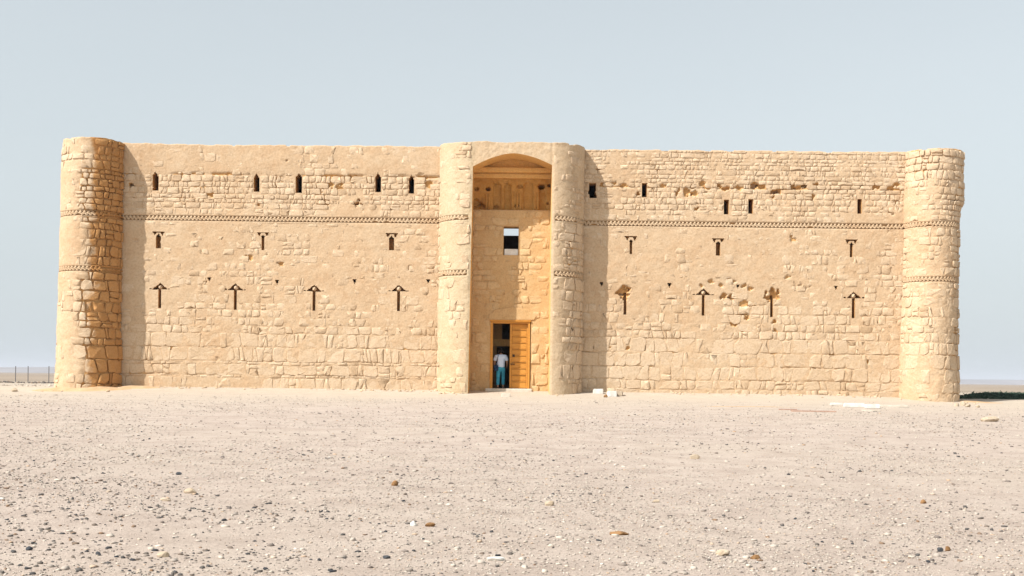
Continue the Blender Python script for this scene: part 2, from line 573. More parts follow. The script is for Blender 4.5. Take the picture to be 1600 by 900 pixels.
KEY = []
for px, yt, yb in ((250, 443, 481), (368, 444, 484), (491, 446, 486), (623, 446, 486)):
    KEY.append((*arrow_slit(px, yt, yb, ops_left), 'L'))
for px, yt, yb, br in ((977, 448, 492, 1), (1099, 452, 493, 0), (1206, 452, 495, 1), (1334, 457, 497, 0)):
    r = arrow_slit(px, yt, yb, ops_right, bool(br))
    if not br:
        KEY.append((*r, 'R'))
for px, yt, yb, w in ((248, 362, 388, 8), (411, 363, 391, 4.5), (612, 365, 391, 8)):
    hat_slit(px, yt, yb, w, ops_left)
for px, yt, yb, w in ((986, 370, 397, 4.2), (1122, 373, 400, 7), (1330, 375, 402, 4.4)):
    hat_slit(px, yt, yb, w, ops_right)
for px, yt, yb, w in ((243, 268, 298, 9.5), (401, 271, 300, 9), (467, 270, 301, 10), (591, 270, 301, 9), (643, 273, 302, 8.5)):
    window_px(px, yt, yb, w, ops_left, True)
for px, yt, yb, w, rg in ((926, 286, 309, 11, 1), (1007, 286, 308, 8, 0), (1135, 312, 335, 8, 0), (1173, 311, 334, 7.5, 0), (1343, 311, 334, 7, 0)):
    window_px(px, yt, yb, w, ops_right, False, bool(rg))
def weep(px, py, dst):
    x, z = P(px, py); a = PXM
    dst.append(dict(name='putlog_hole', test=lambda S, Z: tri_dn(S, Z, x - 3.4 * a, x + 3.4 * a, z - 4.5 * a, z + 2.6 * a), depth=0.45))
    stone_gaps.append((x - 0.12, x + 0.12, z - 0.14, z + 0.1))
for px, py in ((327, 436), (433, 440), (554, 439), (669, 439)):
    weep(px, py, ops_left)
for px, py in ((940, 443), (1046, 445), (1153, 447), (1306, 449)):
    weep(px, py, ops_right)

# ragged pits: px, py, radius in px, depth in metres
PITS = [(205, 290, 4.5, .5), (209, 309, 2.5, .3), (558, 318, 6.5, .35), (448, 251, 3.5, .12), (329, 305, 5, .14), (275, 278, 7, .10), (307, 293, 5, .06), (612, 327, 3, .15), (405, 320, 3, .12),
        (640, 280, 4, .1), (500, 300, 8, .08), (515, 288, 7, .1), (530, 292, 6, .12), (505, 316, 7, .1), (550, 279, 8, .08), (575, 283, 6, .1), (360, 277, 7, .06), (440, 280, 8, .08), (430, 290, 5, .1),
        (672, 288, 7, .12), (656, 277, 8, .08), (613, 297, 3, .18), (390, 402, 6, .08), (438, 412, 4, .12), (415, 400, 5, .06), (640, 420, 5, .06), (595, 470, 3, .14), (492, 500, 2.5, .12), (496, 512, 3, .08),
        (977, 456, 11, .24), (1207, 461, 11, .24), (972, 463, 5, .18), (983, 452, 4, .2),
        (932, 265, 6, .1), (998, 303, 4, .22), (1027, 267, 4, .1), (940, 288, 4, .15), (962, 287, 6, .12), (975, 287, 6, .12), (1035, 289, 6, .12), (1080, 290, 7, .10), (1100, 289, 6, .14), (1124, 290, 5, .2),
        (1135, 295, 6, .16), (1155, 295, 6, .12), (1177, 290, 6, .3), (1190, 292, 5, .2), (1208, 301, 7, .26), (1217, 300, 5, .2), (1238, 292, 6, .22), (1258, 291, 5, .3), (1276, 289, 6, .2), (1247, 293, 6, .16),
        (1060, 298, 7, .12), (1072, 300, 7, .14), (1088, 302, 6, .14), (1103, 302, 5, .12), (1088, 328, 5, .2), (1093, 315, 5, .1), (1048, 312, 4, .08), (1346, 290, 4, .2), (1370, 292, 5, .16), (1390, 294, 5, .16), (1403, 289, 6, .14),
        (1270, 308, 5, .14), (1242, 308, 4, .1), (1400, 316, 5, .1), (1355, 331, 4, .08), (1395, 335, 5, .1), (1236, 370, 4, .1), (1240, 376, 5, .08), (1230, 432, 4, .08), (1395, 360, 8, .05),
        (1132, 464, 6, .2), (1143, 463, 5, .18), (1128, 447, 4, .1), (1140, 441, 7, .08), (1160, 448, 6, .12), (1172, 453, 4, .12), (1163, 477, 8, .1), (1176, 480, 6, .12), (1155, 495, 6, .12), (1164, 496, 5, .16), (1145, 507, 6, .12), (1160, 512, 6, .08),
        (1210, 503, 4, .14), (1213, 517, 5, .14), (1190, 555, 5, .1), (1110, 440, 4, .1), (1095, 446, 4, .1), (925, 542, 3, .15), (953, 543, 3, .15), (981, 544, 3.5, .12), (1009, 545, 4.5, .14), (990, 584, 3, .08), (1012, 540, 5, .08),
        (1245, 447, 6, .06), (1260, 450, 5, .06), (1242, 515, 2.5, .14), (1253, 532, 5, .1), (1262, 540, 4, .1), (1300, 555, 5, .1), (1355, 565, 4, .1), (1270, 576, 4, .12), (1380, 617, 4, .1), (1318, 618, 6, .1),
        (745, 300, 5, .1), (300, 570, 5, .06), (265, 545, 4, .08), (340, 560, 4, .06), (322, 440, 3, .1), (210, 375, 4, .06)]
pit_arr = [(P(a, b)[0], P(a, b)[1], r * PXM, d) for a, b, r, d in PITS]

def near_pit(x, z, k=0.9):
    return any(abs(x - a) < r * k and abs(z - b) < r * k and d > 0.11 for a, b, r, d in pit_arr)

CRACK_L, CRACK_R = 9.44, 9.10
def erosion(x, z, side):
    """0 = plastered flush, 1 = mortar washed out of the joints"""
    n = fbm(x * 0.45, z * 0.6, 21, 3)
    n2 = fbm(x * 1.3, z * 1.6, 24, 3)
    e = 0.42 + 0.55 * n + 0.35 * n2
    e = e + 0.30 * sstep(3.2, 2.3, z)                       # blockwork at the base
    e = e - 0.20 * sstep(3.4, 4.2, z) * sstep(6.8, 6.0, z)
    e = e - 0.38 * sstep(6.1, 6.5, z) * sstep(7.7, 7.5, z)  # smooth zone under the course
    e = e + 0.42 * sstep(7.95, 8.25, z) * sstep(9.5, 9.3, z)
    if side == 'L':
        e = e - 0.40 * sstep(9.4, 9.7, z)
    elif side == 'R':
        e = e + 0.18 * sstep(9.0, 9.5, z)
    return np.clip(e, 0, 1)

def mortar(x, z, side, pits=True):
    e = erosion(x, z, side)
    h = 0.027 - 0.027 * e + 0.030 * fbm(x * 0.35, z * 0.35, 47, 2)
    h = h + 0.016 * fbm(x * 1.1, z * 1.1, 51, 3) + 0.015 * fbm(x * 4.2, z * 5.5, 54, 4) * (0.6 + e)
    zc = CRACK_L if side == 'L' else CRACK_R
    wob = 0.07 * fbm(x * 0.8, z * 0, 61, 3)
    lip = np.exp(-((z - zc - wob) / 0.055) ** 2) * sstep(-0.15, 0.35, fbm(x * 1.3, z * 0 + 3, 64, 3) + 0.15)
    h = h - 0.07 * lip
    # joints between the lower courses
    for zz in (0.62, 1.22, 1.83):
        l2 = np.exp(-((z - zz - 0.04 * fbm(x * 0.5, z * 0 + zz, 71, 3)) / 0.035) ** 2)
        h = h - 0.035 * l2 * sstep(-0.2, 0.3, fbm(x * 0.9, z * 0 + zz * 5, 74, 2) + 0.1)
    if pits:
        for a, b, r, d in pit_arr:
            m = (np.abs(x - a) < 2 * r) & (np.abs(z - b) < 2 * r)
            if m.any():
                rr = np.hypot((x[m] - a) / (r * 1.15), (z[m] - b) / (r * 0.85)) + 1.1 * fbm(x[m] * 7, z[m] * 7, 81, 3) + 0.1
                h[m] = h[m] - (d if d > .25 else d * 0.75) * sstep(1.0, 0.62, rr)
    return h

def groove(h, z, zs, s=None):
    m = np.abs(z - zs) < BAND - 0.012
    h = np.where(m, -0.075, h)
    rim = (np.abs(z - zs) < BAND + 0.035) & ~m
    return np.where(rim, np.maximum(h, 0.012) * 0.5 + 0.010, h)

GX = 0.036
zl = lines(-0.5, TOP, GX, extra_z + [ZS1 - BAND, ZS1 + BAND])

def top_ragged(S, Z):
    k = sstep(TOP - 0.6, TOP, Z)
    return Z + k * (0.045 * fbm(S * 0.5, S * 0, 91, 2) + 0.035 * fbm(S * 3.2, S * 0, 95, 3) - 0.05 * (vnoise(S * 2.1, S * 0 + 4, 97) > .80))

# left and right curtain walls
xgl = XJL - QR + 0.03; xgr = XJR + QR - 0.03
xtl = XL + TR - 0.04; xtr = XR - TR + 0.19
def h_wall(side):
    def f(S, Z):
        return groove(mortar(S, Z, side), Z, ZS1)
    return f
wall_l = skin('curtain_wall', map_wall, lines(xtl, xgl, GX, extra_s), zl, h_wall('L'), ops_left, M['plaster'], fort, cap=0.9, warp=top_ragged)
wall_r = skin('curtain_wall', map_wall, lines(xgr, xtr, GX, extra_s), zl, h_wall('R'), ops_right, M['plaster'], fort, cap=0.9, warp=top_ragged)

# the stones in the middle of each arrow head
for x, zs, zt, sd in KEY:
    par = wall_l if sd == 'L' else wall_r
    bm = bmesh.new()
    bmesh.ops.create_icosphere(bm, subdivisions=1, radius=1)
    for v in bm.verts:
        v.co = Vector((v.co.x * 4.4 * PXM, v.co.y * 0.16, v.co.z * 4.4 * PXM)) * (1 + 0.12 * random.uniform(-1, 1))
    me = bpy.data.meshes.new('keystone'); bm.to_mesh(me); bm.free()
    o = link('keystone', me, M['stone'], par); o.location = (x, 0.13, zs + 3.9 * PXM)

# corner towers
def e_tower(side):
    def f(th, z):
        n = fbm(th * 1.6, z * 0.6, 121 if side == 'L' else 131, 3)
        if side == 'L':
            e = 0.14 + 0.4 * n + 0.80 * sstep(-1.75, -1.25, th - 0.25 * np.sin(z * 1.3)) * (1 - 0.45 * sstep(9.2, 9.7, z)) + 0.15 * sstep(2.3, 1.8, z)
        else:
            e = 0.40 + 0.4 * n + 0.6 * sstep(-1.1, -0.6, th - 0.25 * np.sin(z * 2.1)) + 0.25 * sstep(9.3, 9.7, z)
        return np.clip(e, 0, 1)
    return f
def h_tower(side, e):
    def f(S, Z):
        th = S / TR
        tt = np.where(th > 0, th - 2 * math.pi, th)
        ee = e(tt, Z)
        h = 0.032 - (0.13 if side == 'L' else 0.08) * np.clip(ee - .15, 0, 1) + 0.018 * fbm(S * 1.1, Z * 1.1, 151, 3) + 0.030 * fbm(S * 5, Z * 6.5, 154, 3) * (0.35 + 1.2 * ee)
        h = groove(h, Z, ZS1); h = groove(h, Z, ZS2)
        if side == 'R':
            lip = np.exp(-((Z - 8.62 - 0.05 * np.sin(th * 3)) / 0.07) ** 2) * sstep(-1.5, -0.9, tt)
            h = h - 0.16 * lip
        if side == 'L':
            for zz in (3.9, 4.35, 4.9, 5.4):
                lip = np.exp(-((Z - zz - 0.05 * np.sin(th * 4)) / 0.05) ** 2) * sstep(-1.2, -0.7, tt)
                h = h - 0.12 * lip
        return h
    return f
# angles run from the back (-270 deg) through the left and front (-90 deg) to the wall (0)
eL, eR = e_tower('L'), e_tower('R')
mapL = map_tower(XL, 0.0, 0.012); mapR = map_tower(XR, 0.0, 0.003, flare_right)
ztw = lines(-0.7, TOP, 0.038, [ZS1 - BAND, ZS1 + BAND, ZS2 - BAND, ZS2 + BAND])
tow_l = skin('corner_tower', mapL, np.arange(-1.5 * math.pi * TR, 0.01, 0.037), ztw, h_tower('L', eL), [], M['plaster_stain_shade'], fort, cap=TR - 0.05, warp=top_ragged)
tow_r = skin('corner_tower', mapR, np.arange(-math.pi * TR, 0.5 * math.pi * TR + 0.01, 0.037), ztw, h_tower('R', eR), [], M['plaster'], fort, cap=TR - 0.05, warp=top_ragged)

# gate bay
xs_l, zs_l = P(735, 260, -QR); xs_r, zs_r = P(860, 258, -QR); xcr, zcr = P(798, 239.5, -QR)
ZREF = (zs_l + zcr) / 2
def arch_z(x):
    """shallow arch, a little pointed"""
    t = (x - (XJL + XJR) / 2) / ((XJR - XJL) / 2)
    spring = zs_l + (zs_r - zs_l) * (t + 1) / 2
    a = np.abs(np.clip(t, -1, 1))
    prof = (1 - a ** 1.75) * 0.96 + 0.04 * (1 - a)
    return spring + (zcr - (zs_l + zs_r) / 2) * prof
def warp_gate(S, Z):
    x = XJL + np.clip(S - LQ, 0, LF)
    dlt = arch_z(x) - ZREF
    up = np.clip((TOP - Z) / (TOP - ZREF), 0, 1)
    dn = np.clip((Z - (ZREF - 2.0)) / 2.0, 0, 1)
    return top_ragged(S, Z + dlt * np.minimum(up, dn))
def gate_side(S):
    return np.where(S < LQ, S / LQ, np.where(S > LQ + LF, 1 - (S - LQ - LF) / LQ, 1.0))   # 0 at the wall, 1 at the jamb
def e_gate(S, Z):
    n = fbm(S * 0.9, Z * 0.6, 171, 3)
    e = 0.22 + 0.35 * n
    e = np.where(S > LQ + LF, e + 0.50 * sstep(7.9, 7.4, Z) * sstep(0.85, 0.6, gate_side(S)), e)
    e = np.where(S < LQ, e + 0.12 * sstep(2.6, 2.0, Z) + 0.25 * sstep(0.78, 0.95, gate_side(S)) * sstep(6.5, 7.0, Z) * sstep(8.2, 7.9, Z), e)
    return np.clip(e, 0, 1)
def h_gate(S, Z):
    e = e_gate(S, Z)
    h = 0.030 - 0.085 * np.clip(e - .12, 0, 1) + 0.010 * fbm(S * 1.1, Z * 1.1, 181, 3) + 0.022 * fbm(S * 5, Z * 6.5, 184, 3) * (0.25 + 1.3 * e)
    g = gate_side(S)
    m1 = (g < 0.93) & (g > -1)
    hg = groove(groove(h, Z, ZS1), Z, ZS2)
    h = np.where(m1, hg, h)
    k = np.minimum(np.abs(S - LQ), np.abs(S - LQ - LF))
    return h * sstep(0.0, 0.10, k) + 0.0
ops_gate = [dict(name='gate_recess', test=lambda S, Z: (S > LQ) & (S < LQ + LF) & (Z < arch_z(XJL + S - LQ)), depth=QR, straight=0.45, mat=M['arch'])]
sg = np.unique(np.concatenate([np.linspace(0.03, LQ, 62), np.linspace(LQ, LQ + LF, 98), np.linspace(LQ + LF, 2 * LQ + LF - 0.03, 62)]))
zg = lines(-0.6, TOP, 0.037, [ZREF, ZS1 - BAND, ZS1 + BAND, ZS2 - BAND, ZS2 + BAND])
gate = skin('gate_bay', map_gate, sg, zg, h_gate, ops_gate, M['pale'], fort, cap=QR - 0.03, warp=warp_gate)

# recess back wall with window and doorway, flush with the curtain wall
_, ZLEDGE = P(797, 328)
_, ZNTOP = P(797, 279)
xw0, zw0 = P(786.5, 398.5); xw1, zw1 = P(810.5, 354)
xd0, zd1 = P(766.5, 500.5, 0.02); xd1, ZSILL = P(828.5, 607.5, 0.02)
def ragw(S, Z): return S + 0.02 * fbm(Z * 6, S, 201, 3)
ops_back = [dict(name='window', test=lambda S, Z: rect(ragw(S, Z), Z, xw0, xw1, zw0, zw1), depth=0.8),
            dict(name='doorway', test=lambda S, Z: rect(S, Z, xd0, xd1, -9, zd1), depth=0.8)]
def h_back(S, Z):
    n = fbm(S * 0.9, Z * 0.9, 211, 3)
    e = np.clip(0.40 + 0.5 * n + 0.15 * sstep(2.8, 1.8, Z), 0, 1)
    h = 0.022 - 0.05 * e + 0.016 * fbm(S * 5, Z * 6, 214, 3) * (0.4 + e)
    return h
sb = lines(XJL - 0.06, XJR + 0.06, 0.036, [xw0, xw1, xd0, xd1])
zb_ = lines(-0.4, ZLEDGE, 0.036, [zw0, zw1, zd1])
gback = skin('gate_back_wall', map_wall, sb, zb_, h_back, ops_back, M['gate_clay'], fort, cap=0.5)

# upper stucco panel with blind niches and paired colonnettes, set back 0.25 m
def niche_h(S, Z):
    h = -0.24 + 0.016 * fbm(S * 5, Z * 5, 221, 3)
    for a, b in ((771, 783), (788, 798), (818, 833), (843, 853)):
        xa, _ = P(a, 300, 0.25); xb, _ = P(b, 300, 0.25); _, zt = P(a, 292, 0.25)
        c = (xa + xb) / 2; r = (xb - xa) / 2
        inside = (np.abs(S - c) < r) & (Z < zt + np.sqrt(np.clip(r * r - (S - c) ** 2, 0, None)))
        h = np.where(inside, h - 0.17, h)
    for a, b, r, d in ((763, 295, 4, .5), (846, 291, 5, .55), (858, 290, 3.5, .4), (812, 291, 4, .14), (742, 318, 9, .16), (753, 322, 6, .2), (744, 295, 4, .2), (775, 285, 4, .1), (790, 285, 5, .08), (856, 318, 3, .2), (808, 322, 4, .12), (776, 323, 4, .15)):
        x, z = P(a, b, 0.25); r *= PXM
        rr = np.hypot((S - x) / r, (Z - z) / (r * 0.75)) + 0.5 * fbm(S * 6, Z * 6, 231, 2)
        h = h - d * sstep(1.1, 0.6, rr)
    return h
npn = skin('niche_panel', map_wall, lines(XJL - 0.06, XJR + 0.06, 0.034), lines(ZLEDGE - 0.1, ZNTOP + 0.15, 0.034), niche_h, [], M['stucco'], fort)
def cyl(name, x, y, z0, z1, r, mat, parent, n=10, r2=None, **props):
    r2 = r if r2 is None else r2
    V, Fs = [], []
    for k in range(n):
        a = 2 * math.pi * k / n
        V.append((x + r * math.cos(a), y + r * math.sin(a), z0)); V.append((x + r2 * math.cos(a), y + r2 * math.sin(a), z1))
    for k in range(n):
        j = (k + 1) % n
        Fs.append((2 * k, 2 * j, 2 * j + 1, 2 * k + 1))
    Fs.append(tuple(2 * k + 1 for k in range(n))); Fs.append(tuple(2 * k for k in range(n))[::-1])
    return link(name, poly_mesh(name, V, Fs), mat, parent, **props)
for px in (760, 764, 785.5, 801, 808, 813, 836, 840.5):
    x, z0 = P(px, 327, 0.2); _, z1 = P(px, random.choice((298, 301, 303)), 0.2)
    cyl('colonnette', x, 0.215, z0, z1, 0.038, M['stucco'], npn)
# mouldings and lunette above the niches
x0m, x1m = XJL - 0.05, XJR + 0.05
_, za = P(797, 271, 0.1); _, zb2 = P(797, 262, 0.0); _, zc2 = P(797, 277, 0.15)
box('moulding', x0m, x1m, 0.06, 0.50, zc2 - .05, zb2 - 0.26, M['arch'], npn, bevel=0.03, cuts=2, jit=0.012)
box('moulding', x0m, x1m, -0.12, 0.50, zb2 - 0.22, zb2, M['arch'], npn, bevel=0.05, cuts=2, jit=0.012)
lx = np.linspace(x0m, x1m, 60); LV = []; LQd = []
for i, x in enumerate(lx):
    LV += [(x, 0.12 + 0.02 * float(fbm(np.array(x * 2), np.array(1.0), 3)), za - 0.15), (x, 0.12, float(arch_z(np.array(x))) + 0.06)]
for i in range(len(lx) - 1):
    LQd.append((2 * i, 2 * i + 2, 2 * i + 3, 2 * i + 1))
link('lunette', np_mesh('lunette', LV, LQd), M['arch'], npn)
for px, py, r in ((797, 247, 2.5), (835, 251, 2), (759, 254, 2)):
    x, z = P(px, py, 0.1)
    box('beam_socket', x - r * PXM, x + r * PXM, 0.105, 0.14, z - r * PXM * .8, z + r * PXM * 1.2, M['metal'], npn)

# ------------------------------------------------------------------ stones
def stone_mesh_data(poly, h0, h1, mapf):
    """poly: (n,2) outline; low dressed block face with rounded rim"""
    n = len(poly)
    c = poly.mean(0)
    rim = c + (poly - c) * 0.985
    top = c + (poly - c) * rng.uniform(0.84, 0.93, (n, 1))
    st = np.concatenate([poly, rim, top, c[None]])
    tilt = rng.normal(0, 0.020, 2)
    ex = (st - c) @ tilt
    hh = np.concatenate([np.full(n, h0), np.full(n, h0 + (h1 - h0) * 0.94) + rng.normal(0, .003, n), h1 + rng.normal(0, .006, n), [h1 + rng.normal(0, .006)]]) + ex
    X, Y, Z = mapf(st[:, 0], st[:, 1], hh)
    V = np.stack([X, Y, Z], -1)
    Fs = []
    for k in range(n):
        j = (k + 1) % n
        Fs.append((k, j, n + j)); Fs.append((k, n + j, n + k))
        Fs.append((n + k, n + j, 2 * n + j)); Fs.append((n + k, 2 * n + j, 2 * n + k))
        Fs.append((2 * n + k, 2 * n + j, 3 * n))
    return V, Fs

def outline(s0a, s0b, s1a, s1b, zb0, zb1, zt0, zt1, rnd):
    """quad cell with rounded uneven corners. a = bottom, b = top"""
    bl, br_ = np.array((s0a, zb0)), np.array((s1a, zb1)); tr_, tl = np.array((s1b, zt1)), np.array((s0b, zt0))
    w = max(s1a - s0a, .02); h = max(zt0 - zb0, .02)
    pts = []
    cs = [bl, br_, tr_, tl]
    for k in range(4):
        p, q, r_ = cs[k - 1], cs[k], cs[(k + 1) % 4]
        c = min(w, h) * rng.uniform(0.10, rnd)
        d1 = (p - q); d1 = d1 / (np.linalg.norm(d1) + 1e-9); d2 = (r_ - q); d2 = d2 / (np.linalg.norm(d2) + 1e-9)
        pts.append(q + d1 * c); pts.append(q + (d1 + d2) * c * 0.25); pts.append(q + d2 * c)
    pts = np.array(pts) + rng.normal(0, 0.045, (12, 2)) * min(w, h)
    return pts

STONES = []       # (area, parent key, verts, faces)
def lay(key, mapf, s0, s1, bands, blocked, hfun, keepfun):
    z = bands[0][0]
    zend = bands[-1][1]
    row = 0
    while z < zend - 0.05:
        b = [q for q in bands if q[0] <= z + 1e-6 < q[1]]
        b = b[0] if b else bands[-1]
        _, _, ch, wmin, wmax, rnd, gap = b
        c = ch * rng.uniform(0.70, 1.3)
        if z + c > b[1] - 0.09:
            c = max(b[1] - z, 0.06)
        zt = z + c
        seed = 300 + row
        wob = lambda s, zz: 0.05 * ch / 0.4 * float(fbm(np.array(s * 0.9), np.array(zz * 3.0), 401, 2)) if (zz > bands[0][0] + .01 and zz < zend - .01) else 0.0
        s = s0 - rng.uniform(0, wmin)
        sl = 0.0
        while s < s1:
            w = rng.uniform(wmin, wmax)
            if rng.random() < 0.28: w *= 0.45
            if rng.random() < 0.14: w *= 1.5
            sl2 = rng.normal(0, 0.16) * c
            a0, a1 = max(s, s0), min(s + w, s1)
            if a1 - a0 > 0.06:
                g = gap * rng.uniform(0.6, 1.5)
                cells = [(z, zt)]
                if rng.random() < 0.14 and c > 0.26 and a1 - a0 < 0.55:
                    zm = z + c * rng.uniform(0.35, 0.65); cells = [(z, zm), (zm, zt)]
                for cz0, cz1 in cells:
                    if (cz1 - cz0) < 0.05: continue
                    xc, zc = (a0 + a1) / 2, (cz0 + cz1) / 2
                    ok = True
                    for (bx0, bx1, bz0, bz1) in blocked:
                        if a0 < bx1 and a1 > bx0 and cz0 < bz1 and cz1 > bz0:
                            # shrink away from the opening sideways when possible
                            if bx0 - a0 > 0.12: a1b = bx0 - 0.01; a0b = a0
                            elif a1 - bx1 > 0.12: a0b = bx1 + 0.01; a1b = a1
                            else: ok = False; break
                            a0, a1 = a0b, a1b
                    if not ok or a1 - a0 < 0.07: continue
                    if not keepfun(xc, zc): continue
                    pts = outline(a0 + g / 2 + sl * .5, a0 + g / 2 - sl * .5, a1 - g / 2 + sl2 * .5, a1 - g / 2 - sl2 * .5,
                                  cz0 + g / 2 + wob(a0, cz0), cz0 + g / 2 + wob(a1, cz0), cz1 - g / 2 + wob(a0, cz1), cz1 - g / 2 + wob(a1, cz1), rnd)
                    h1 = hfun(xc, zc)
                    V, Fs = stone_mesh_data(pts, -0.09, h1, mapf)
                    STONES.append(((a1 - a0) * (cz1 - cz0), key, V, Fs))
            s += w; sl = sl2
        z = zt
        row += 1

def f1(f, x, z, *a):
    return float(f(np.array([x]), np.array([z]), *a)[0])
def wall_keep(side):
    def k(x, z):
        if near_pit(x, z): return False
        e = f1(erosion, x, z, side)
        return rng.random() < 0.38 + 1.15 * e
    return k
def wall_h(side):
    def k(x, z):
        e = f1(erosion, x, z, side)
        return 0.023 + rng.uniform(-0.009, 0.009) - 0.004 * e + 0.030 * f1(fbm, x * 0.35, z * 0.35, 47, 2)
    return k
up, dn = ZS1 + BAND + 0.03, ZS1 - BAND - 0.03
bandsL = [(-0.25, 0.62, .60, .18, .75, .30, .030), (0.62, 1.22, .60, .20, .80, .30, .028), (1.22, 1.83, .60, .22, .85, .34, .028), (1.83, 2.45, .6, .22, .80, .34, .028), (2.45, 4.2, .40, .20, .62, .40, .032),
          (4.2, 6.2, .34, .18, .58, .44, .034), (6.2, dn, .30, .2, .55, .44, .034), (up, CRACK_L, .23, .14, .55, .44, .028), (CRACK_L, TOP - .03, .30, .20, .60, .44, .03)]
bandsR = bandsL[:7] + [(up, CRACK_R, .24, .14, .50, .44, .028), (CRACK_R, TOP - .03, .20, .10, .48, .42, .024)]
def split_bands(bands):
    return bands
def lay_all(key, mapf, s0, s1, bands, blocked, hf, kf):
    # bands either side of the dog tooth courses are laid apart
    run = []
    for b in bands:
        if run and abs(run[-1][1] - b[0]) > 1e-6:
            lay(key, mapf, s0, s1, run, blocked, hf, kf); run = []
        run.append(b)
    lay(key, mapf, s0, s1, run, blocked, hf, kf)
lay_all('wall_l', map_wall, xtl, xgl, bandsL, stone_gaps, wall_h('L'), wall_keep('L'))
lay_all('wall_r', map_wall, xgr, xtr, bandsR, stone_gaps, wall_h('R'), wall_keep('R'))

lo_u, lo_d = ZS2 + BAND + .03, ZS2 - BAND - .03
bandsT = [(-0.4, 0.62, .5, .25, .60, .34, .035), (0.62, 1.22, .6, .35, .8, .34, .03), (1.22, 1.83, .6, .35, .8, .34, .03), (1.83, lo_d, .42, .22, .6, .38, .04),
          (lo_u, dn, .36, .22, .6, .40, .04), (up, 9.4, .28, .2, .5, .4, .035), (9.4, TOP - .03, .34, .25, .6, .4, .035)]
def tkeep(e):
    def k(s, z):
        th = s / TR
        if th > 0: th -= 2 * math.pi
        return rng.random() < 0.36 + 1.1 * float(e(np.array(th), np.array(z)))
    return k
def th_(e):
    def k(s, z):
        th = s / TR
        if th > 0: th -= 2 * math.pi
        ee = float(e(np.array(th), np.array(z)))
        return 0.028 + rng.uniform(-0.012, 0.012) + max(ee - .4, 0) * rng.uniform(-0.06, 0.07)
    return k
lay_all('tow_l', mapL, -math.pi * TR * 1.2, -0.05, bandsT, [], th_(eL), tkeep(eL))
lay_all('tow_r', mapR, -math.pi * TR + .02, 0.35 * TR, bandsT, [], th_(eR), tkeep(eR))
def gkeep(s, z):
    return rng.random() < 0.22 + 1.3 * f1(e_gate, s, z)
def gh_(s, z):
    e = f1(e_gate, s, z)
    return 0.026 + rng.uniform(-.01, .014) + e * rng.uniform(-.03, .03)
lay_all('gate', map_gate, 0.04, LQ - 0.07, bandsT, [], gh_, gkeep)
lay_all('gate', map_gate, LQ + LF + 0.07, 2 * LQ + LF - 0.04, bandsT, [], gh_, gkeep)
bandsG = [(-0.2, 2.9, .42, .3, .75, .34, .035), (2.9, ZLEDGE - 0.04, .36, .25, .7, .42, .04)]
xw0g, xw1g = xw0 - .03, xw1 + .03
lay_all('gback', map_wall, XJL + 0.03, XJR - 0.03, bandsG, [(xw0g, xw1g, zw0 - .04, zw1 + .04), (xd0 - .03, xd1 + .03, -1, zd1 + 0.42)],
        lambda x, z: 0.020 + rng.uniform(-.010, .012), lambda x, z: rng.random() < 0.62)

keys = dict(wall_l=wall_l, wall_r=wall_r, tow_l=tow_l, tow_r=tow_r, gate=gate, gback=gback)
STONES.sort(key=lambda t: -t[0])
N_IND = 296
for a, key, V, Fs in STONES[:N_IND]:
    c = V.mean(0)
    me = poly_mesh('stone', V - c, Fs)
    o = link('stone', me, M['stone_stain_shade'] if key == 'tow_l' else M['gate_stone'] if key == 'gback' else M['stone'], keys[key]); o.location = c
VV, TT, off = [], [], 0
for a, key, V, Fs in STONES[N_IND:]:
    VV.append(V); TT.append(np.array(Fs) + off); off += len(V)
rub = link('rubble_stones', np_mesh('rubble_stones', np.vstack(VV), np.vstack(TT), tri=True), M['stone'], fort, kind='stuff')
rub.data.materials.append(M['stone_stain_shade']); rub.data.materials.append(M['gate_stone'])
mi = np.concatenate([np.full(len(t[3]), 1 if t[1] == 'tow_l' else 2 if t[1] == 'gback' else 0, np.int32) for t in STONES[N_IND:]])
if len(mi) == len(rub.data.polygons):
    rub.data.polygons.foreach_set('material_index', mi)

# ------------------------------------------------------------------ dog tooth courses
def teeth(name, mapf, s0, s1, zc, parent, p=0.166, miss=lambda s: 0.015, dz=0.0):
    V, T = [], []
    zt, zb, zm1, zm2 = zc + BAND - .004, zc - BAND + .004, zc + 0.026, zc - 0.026
    def prism(pts):
        n0 = sum(len(v) for v in V)
        pts = np.array(pts)
        hf = np.full(3, 0.024) + rng.normal(0, .0015)
        X, Y, Z = mapf(pts[:, 0], pts[:, 1], hf); X2, Y2, Z2 = mapf(pts[:, 0], pts[:, 1], np.full(3, -0.11))
        V.append(np.concatenate([np.stack([X, Y, Z], -1), np.stack([X2, Y2, Z2], -1)]))
        a = [n0 + i for i in range(6)]
        T.append([(a[0], a[1], a[2]), (a[0], a[3], a[4]), (a[0], a[4], a[1]), (a[1], a[4], a[5]), (a[1], a[5], a[2]), (a[2], a[5], a[3]), (a[2], a[3], a[0])])
    n = int((s1 - s0) / p)
    p = (s1 - s0) / n
    for k in range(n):
        s = s0 + k * p
        if rng.random() > miss(s): prism([(s, zm1), (s + p, zm1), (s + p / 2 + rng.normal(0, .008), zt)])
        s += p / 2
        if k < n - 1 and rng.random() > miss(s): prism([(s, zm2), (s + p / 2 + rng.normal(0, .008), zb), (s + p, zm2)])
        # middle strip
        s -= p / 2
        prism([(s, zm2), (s + p, zm2), (s + p, zm1)]); prism([(s, zm2), (s + p, zm1), (s, zm1)])
    me = np_mesh(name, np.vstack(V), np.vstack([np.array(t) for t in T]), tri=True)
    return link(name, me, M['plaster_stain_shade'] if parent is tow_l else M['plaster'], parent, kind='stuff')
teeth('string_course', map_wall, xtl, xgl, ZS1, wall_l)
teeth('string_course', map_wall, xgr, xtr, ZS1, wall_r)
